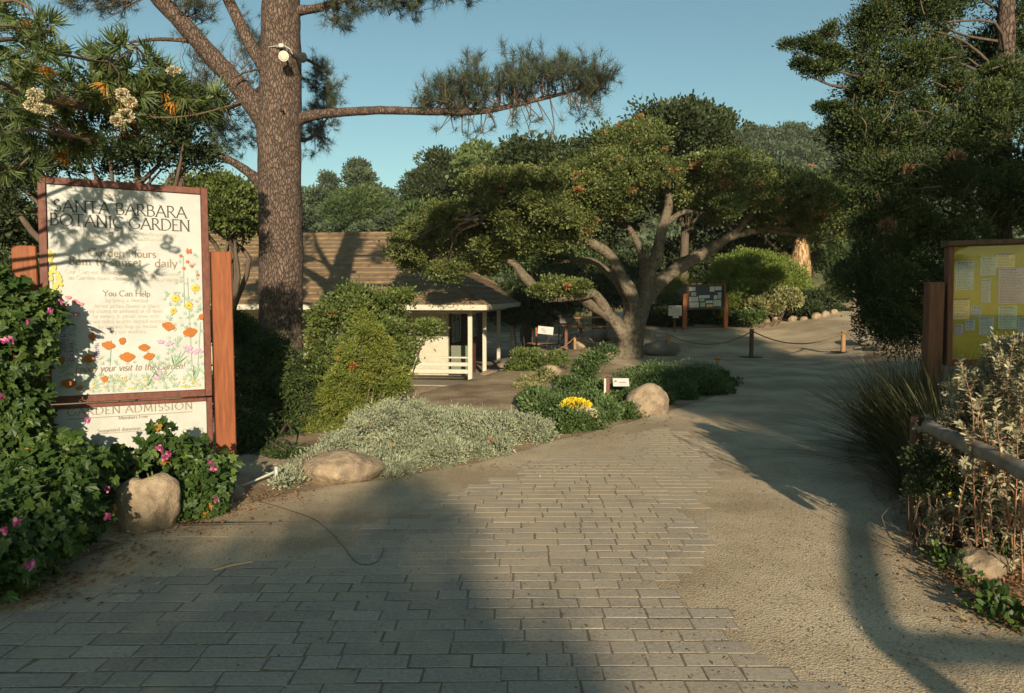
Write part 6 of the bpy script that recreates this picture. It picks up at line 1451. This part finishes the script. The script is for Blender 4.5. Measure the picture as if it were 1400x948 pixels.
ribbons('fronds', np.repeat((c + np.array([0, 0, .95]))[None], n, 0), dr, rng.uniform(.8, 1.2, n), .05, M['midleaf'], o, bend=.3)

# ================================================================== small things on the ground
def litter(name, label, pts, n, L, W, m, tm='oval', z=.02):
    pos = []
    for _i in range(n):
        px, py, sx, sy = pts[rng.integers(len(pts))]; g = G(px + rng.normal() * sx, min(946, py + rng.normal() * sy)); pos.append([g[0], g[1], float(H(g[0], g[1])) + z])
    pos = np.array(pos); d = rdir(n); d[:, 2] *= .15
    o = leaves(name, pos, d, L, W, tm, M[m], None, rng.random(n), nrm=np.array([0, 0, 1.0]) + rdir(n) * .35, jit=.5)
    kind(o, 'stuff', label, 'leaf litter'); return o
litter('leaf_litter', 'reddish-brown fallen leaves under the silver shrub on the right', [(1260, 690, 26, 16), (1300, 750, 40, 14), (1340, 790, 50, 12), (1390, 840, 40, 14), (1240, 660, 20, 14), (1380, 790, 40, 20)], 2600, .03, .016, 'litter')
litter('leaf_litter', 'brown fallen leaves along the left edge below the mallows', [(60, 790, 60, 10), (150, 755, 50, 10), (230, 722, 50, 7), (350, 682, 50, 6), (300, 700, 30, 6), (20, 815, 50, 10)], 1500, .028, .014, 'litter')
litter('leaf_litter', 'scattered dry leaves and chips along the planting edges of the path', [(640, 640, 90, 4), (800, 598, 50, 4), (900, 575, 50, 4), (1180, 600, 14, 40), (1170, 540, 10, 30)], 600, .028, .014, 'litter')
litter('grit', 'small pebbles and chips scattered over the path', [(1000, 760, 200, 100), (1200, 860, 160, 50), (400, 730, 200, 40), (900, 650, 200, 40), (1150, 720, 80, 60)], 2600, .012, .010, 'pebble', z=.016)
litter('leaf_litter', 'dry leaf scraps and twig bits strewn across the pavers and gravel', [(900, 760, 240, 120), (500, 820, 300, 70), (1150, 800, 140, 90), (950, 620, 160, 30)], 420, .022, .009, 'litter', tm='diamond')
# small plants lower right
def smallplant(label, pts, n, L, W, lmn, cs=.06, name='leafy_plant'):
    bl = []
    for px, py, rx, ry in pts:
        g = G(px, py); bl.append((g + np.array([0, 0, .05]), (rx / F * g[1], .12, ry / F * g[1])))
    g0 = bl[0][0]; o = thing(name, label, 'plant', onG(g0[0], g0[1])); mb = MB()
    for _i in range(14):
        c, r = bl[rng.integers(len(bl))]; t = c + rdir(1)[0] * np.array(r) * .8; t[2] = abs(t[2]) + .02; f = onG(*(lerp(g0, t, .4)[:2])); mb.tube([f, lerp(f, t, .5) + rng.normal(size=3) * .01, t], [.003, .0025, .0015], 4, sub=2)
    mb.build('stems', M['greenstem'], o); foliage('foliage', bl, cs, n, L, W, 'oval', M[lmn], o, ground=True, dens=1.0, up=.4); return o
smallplant('low bright green plant left of the pale angular rock', [(1300, 780, 34, 16), (1285, 770, 18, 12), (1308, 792, 14, 8)], 240, .035, .02, 'mallow')
smallplant('broad-leaved green plant at the right edge below the pale angular rock', [(1375, 850, 34, 22), (1398, 860, 30, 22), (1350, 826, 20, 10)], 200, .05, .03, 'mallow')
smallplant('small dark green plant behind the pale angular rock', [(1385, 770, 34, 20), (1400, 740, 34, 24)], 300, .035, .02, 'groundcover')
smallplant('low leafy sprig at the dark gap between sign post and pale boulder', [(402, 664, 20, 12), (385, 668, 12, 8)], 260, .035, .014, 'silver')
# stick, fallen blossom, cord, irrigation pipe
a, b = G(292, 784), G(346, 772); mb = MB(); mb.tube([a + [0, 0, .018], lerp(a, b, .5) + [0, .004, .022], b + [0, 0, .018]], [.006, .006, .003], 6); M['straw'] = plain('dry_stalk', (.52, .38, .20)); tag(mb.build('dry_stalk', M['straw']), 'straw-coloured dry stalk lying on the dirt at the edge of the pavers', 'stick')
for px, py, m_, l in ((189, 731, 'palepink', 'fallen pale pink blossom on the dirt below the boulder'),):
    c = G(px, py) + np.array([0, 0, .03]); q = rdir(22); q[:, 2] = abs(q[:, 2]) * .5; tag(leaves('fallen_blossom', c + q * np.array([.04, .02, .01]), q, .035, .025, 'oval', M[m_], None, rng.random(22)), l, 'flower')
cp = [G(*p) + np.array([0, 0, .018]) for p in ((352, 688), (392, 700), (430, 714), (452, 732), (470, 752), (486, 772), (505, 776), (520, 768), (524, 752))]
mb = MB(); mb.tube(cp, .002, 5, sub=5); tag(mb.build('thin_wire', M['metaldark'], smooth=True), 'thin dark wire curling over the dirt onto the pavers', 'wire')
mb = MB(); a = G(330, 668); b = G(378, 660)
mb.tube([a + [0, 0, .02], lerp(a, b, .4) + [0, 0, .05], b + [0, 0, .10]], [.008, .009, .012], 8, sub=3); mb.tube([b + [0, 0, .02], b + [.0, 0, .14]], [.02, .015], 8); tag(mb.build('irrigation_pipe', M['steel'], smooth=True), 'small pale irrigation riser and pipe in the dark gap right of the sign post', 'pipe')

# ================================================================== trees behind the camera whose shadows lie across the path
YC = -2.2
sh = thing('leaning_tree', 'leaning tree standing behind the viewer whose forked trunk shades the right of the path', 'tree', (1.0, YC, 0))
mb = MB()
def cast(pts): return [toward_sun(px, py, YC + dy) for px, py, dy in pts]
tp_ = cast([(1290, 946, 0), (1235, 905, 0), (1195, 862, 0), (1180, 820, 0), (1172, 770, 0), (1168, 720, 0), (1170, 692, 0), (1158, 660, 0), (1145, 632, 0), (1132, 610, 0), (1120, 592, 0)])
b0 = np.array([tp_[0][0] - .5, YC, -.2])
mb.tube([b0, lerp(b0, tp_[0], .6)] + tp_, np.array([.14, .115, .10, .092, .083, .078, .075, .075, .078, .07, .066, .06, .045]) * .75, 12, sub=4, wob=.12)
mb.tube([tp_[2], toward_sun(1250, 885, YC), toward_sun(1290, 884, YC), toward_sun(1420, 892, YC), toward_sun(1600, 905, YC)], [.065, .055, .05, .045, .04], 10, sub=4)
mb.tube(cast([(1170, 692, 0), (1205, 712, 0), (1245, 735, 0), (1290, 770, 0)]), [.04, .026, .016, .008], 8, sub=4)
mb.tube(cast([(1145, 632, 0), (1090, 600, 0), (1040, 580, 0), (980, 568, 0)]), [.045, .03, .02, .01], 8, sub=4)
mb.build('trunk', M['darkbark'], sh, smooth=True)
cbl = []
for px, py, rx, rz in ((1170, 598, .4, .13), (1240, 690, .3, .07), (1090, 578, .5, .10), (1010, 568, .5, .05), (1180, 575, .4, .16), (1120, 560, .6, .14), (1060, 612, .2, .05), (1105, 628, .2, .05), (1020, 598, .18, .03), (960, 562, .3, .03)):
    cbl.append((toward_sun(px, py, YC), (rx, .35, rz)))
mb = MB()
for c, r in cbl: limbs_to(mb, tp_[-1] if c[2] > tp_[-2][2] else tp_[6], [c + rdir(1)[0] * np.array(r) * .5], .02, .006, .05, 5)
mb.build('limbs', M['darkbark'], sh, smooth=True)
foliage('crown', cbl, .10, 9000, .09, .022, 'diamond', M['midleaf'], sh, dens=.8, inner=.3)
bt = thing('oak_tree', 'broad oak behind the viewer on the right whose crown keeps the far right in shade', 'tree', (8.0, -6.5, 0))
YB = -6.0; bbl = []
for px, py, rx, rz in ((1150, 575, .6, .25), (1100, 545, .7, .25), (1200, 560, .8, .35)): bbl.append((toward_sun(px, py, YB), (rx, .7, rz)))
for x, z, rx, rz in ((5.1, 3.75, .55, .22), (5.8, 3.8, .8, .5), (6.6, 3.8, .9, .75), (7.6, 4.1, 1.2, 1.1), (8.8, 4.4, 1.4, 1.25), (10.2, 4.6, 1.6, 1.4), (7.4, 4.9, 1.0, .5), (6.0, 3.35, .5, .4), (6.6, 3.0, .6, .45), (7.5, 2.7, .7, .5), (6.2, 4.1, .7, .35)): bbl.append((np.array([x, YB, z * 1.35]), (rx, 1.0, rz * 1.35)))
for x, z, rx, rz in ((8.2, 7.0, 1.2, .8), (9.6, 7.4, 1.4, 1.1), (7.0, 6.5, .7, .5), (10.9, 9.4, 1.2, 1.4), (11.3, 11.2, 1.0, 1.3), (10.4, 8.4, 1.0, .9)): bbl.append((np.array([x, YB, z]), (rx, 1.0, rz)))
mb = MB(); mb.tube([(8.0, -6.5, -.2), (8.1, -6.4, 1.5), (7.9, -6.2, 3.2), (8.2, -6, 4.8)], [.4, .3, .25, .15], 12, sub=4, wob=.15)
for c, r in bbl: limbs_to(mb, (7.9, -6.2, 3.4), [c + rdir(1)[0] * np.array(r) * .5], .06, .012, .05, 5)
mb.build('trunk', M['darkbark'], bt, smooth=True)
foliage('crown', bbl, .24, 110000, .12, .065, 'oval', M['midleaf'], bt, dens=1.3, inner=.4)
hdg = thing('oak_tree', 'tall dense oak far behind the viewer whose soft shadow covers the left of the pavers', 'tree', (.8, -22, 0))
hbl = [(np.array([1.3, -22, 6.3]), (1.4, 1.2, 1.35)), (np.array([0, -22, 6.3]), (1.4, 1.2, 1.35)), (np.array([2.4, -22, 6.3]), (.8, 1, 1.35)), (np.array([3.0, -22, 6.5]), (.62, 1, 1.45)), (np.array([3.3, -22, 6.1]), (.4, .8, 1.3)), (np.array([-1.3, -22, 6.3]), (1.3, 1.2, 1.35)), (np.array([-2.8, -22, 6.2]), (1.3, 1.2, 1.3))]
foliage('crown', hbl, .25, 50000, .16, .10, 'oval', M['midleaf'], hdg, dens=1.3, inner=.35)
mb = MB(); mb.tube([(.8, -22, -.2), (.9, -22, 2.5), (1.0, -22, 5.0)], [.4, .3, .22], 12, sub=4, wob=.15)
for c, r in hbl: limbs_to(mb, (1.0, -22, 4.8), [c], .1, .02, .05, 6)
mb.build('trunk', M['darkbark'], hdg, smooth=True)

# ================================================================== LIGHT, SKY, CAMERA
w = bpy.data.worlds.new('World'); scene.world = w; w.use_nodes = True; nt = w.node_tree
for n in list(nt.nodes): nt.nodes.remove(n)
sky = nt.nodes.new('ShaderNodeTexSky'); sky.sky_type = 'NISHITA'; sky.sun_disc = False; sky.sun_elevation = SUN_EL; sky.sun_rotation = PI - SUN_AZ
sky.altitude = 100; sky.air_density = 1.0; sky.dust_density = 0.7; sky.ozone_density = 1.0
tn = nt.nodes.new('ShaderNodeMix'); tn.data_type = 'RGBA'; tn.blend_type = 'MULTIPLY'; tn.inputs[0].default_value = 1; tn.inputs[7].default_value = SKY_TINT
bg = nt.nodes.new('ShaderNodeBackground'); bg.inputs['Strength'].default_value = SKY_STR; wo = nt.nodes.new('ShaderNodeOutputWorld')
nt.links.new(sky.outputs[0], tn.inputs[6]); nt.links.new(tn.outputs[2], bg.inputs[0]); nt.links.new(bg.outputs[0], wo.inputs[0])
ld = bpy.data.lights.new('sun', 'SUN'); ld.energy = SUN_STR; ld.angle = math.radians(.55); ld.color = SUN_COL
lo = bpy.data.objects.new('sun', ld); COL.objects.link(lo); lo.rotation_euler = Vector(SUN).to_track_quat('Z', 'Y').to_euler(); lo.location = (0, -20, 30)
cd = bpy.data.cameras.new('camera'); co = bpy.data.objects.new('camera', cd); COL.objects.link(co); co.location = CAM; co.rotation_euler = (PI / 2 - TH, 0, 0)
cd.sensor_width = 36; cd.lens = 36 * F / 1400; cd.clip_end = 3000; scene.camera = co
scene.view_settings.view_transform = 'Standard'; scene.view_settings.look = 'None'; scene.view_settings.gamma = 1; scene.view_settings.exposure = EXPO
scene.render.engine = 'CYCLES'; cy = scene.cycles
cy.max_bounces = 5; cy.diffuse_bounces = 3; cy.glossy_bounces = 2; cy.transmission_bounces = 3; cy.transparent_max_bounces = 6; cy.caustics_reflective = False; cy.caustics_refractive = False
cy.use_denoising = True
scene.render.film_transparent = False

hm = bpy.data.materials.new('haze'); hm.use_nodes = True; hn = hm.node_tree
for n in list(hn.nodes): hn.nodes.remove(n)
hv = hn.nodes.new('ShaderNodeVolumePrincipled'); hv.inputs['Color'].default_value = (.80, .88, .95, 1); hv.inputs['Density'].default_value = HAZE; hv.inputs['Anisotropy'].default_value = 0.0
ho = hn.nodes.new('ShaderNodeOutputMaterial'); hn.links.new(hv.outputs[0], ho.inputs['Volume'])
if HAZE > 0:
    mb = MB(); mb.box((35, 180, 29), (620, 500, 66)); hz_ = mb.build('haze', hm); kind(hz_, 'stuff', 'thin pale haze over the far wooded hill', 'haze')
# give every thing an origin at its base
for o in list(COL.objects):
    if '_loc' in o.keys():
        L = Vector(o['_loc']); o.location = L
        for ch in o.children: ch.location = ch.location - L
        del o['_loc']
    elif o.type == 'MESH' and o.parent is None and o.get('kind') != 'structure' and o.location.length < 1e-6:
        n = len(o.data.vertices); a = np.empty(n * 3, np.float32); o.data.vertices.foreach_get('co', a); a = a.reshape(-1, 3)
        c = np.array([a[:, 0].mean(), a[:, 1].mean(), a[:, 2].min()]); a = a - c.astype(np.float32)
        o.data.vertices.foreach_set('co', a.ravel()); o.data.update(); o.location = c
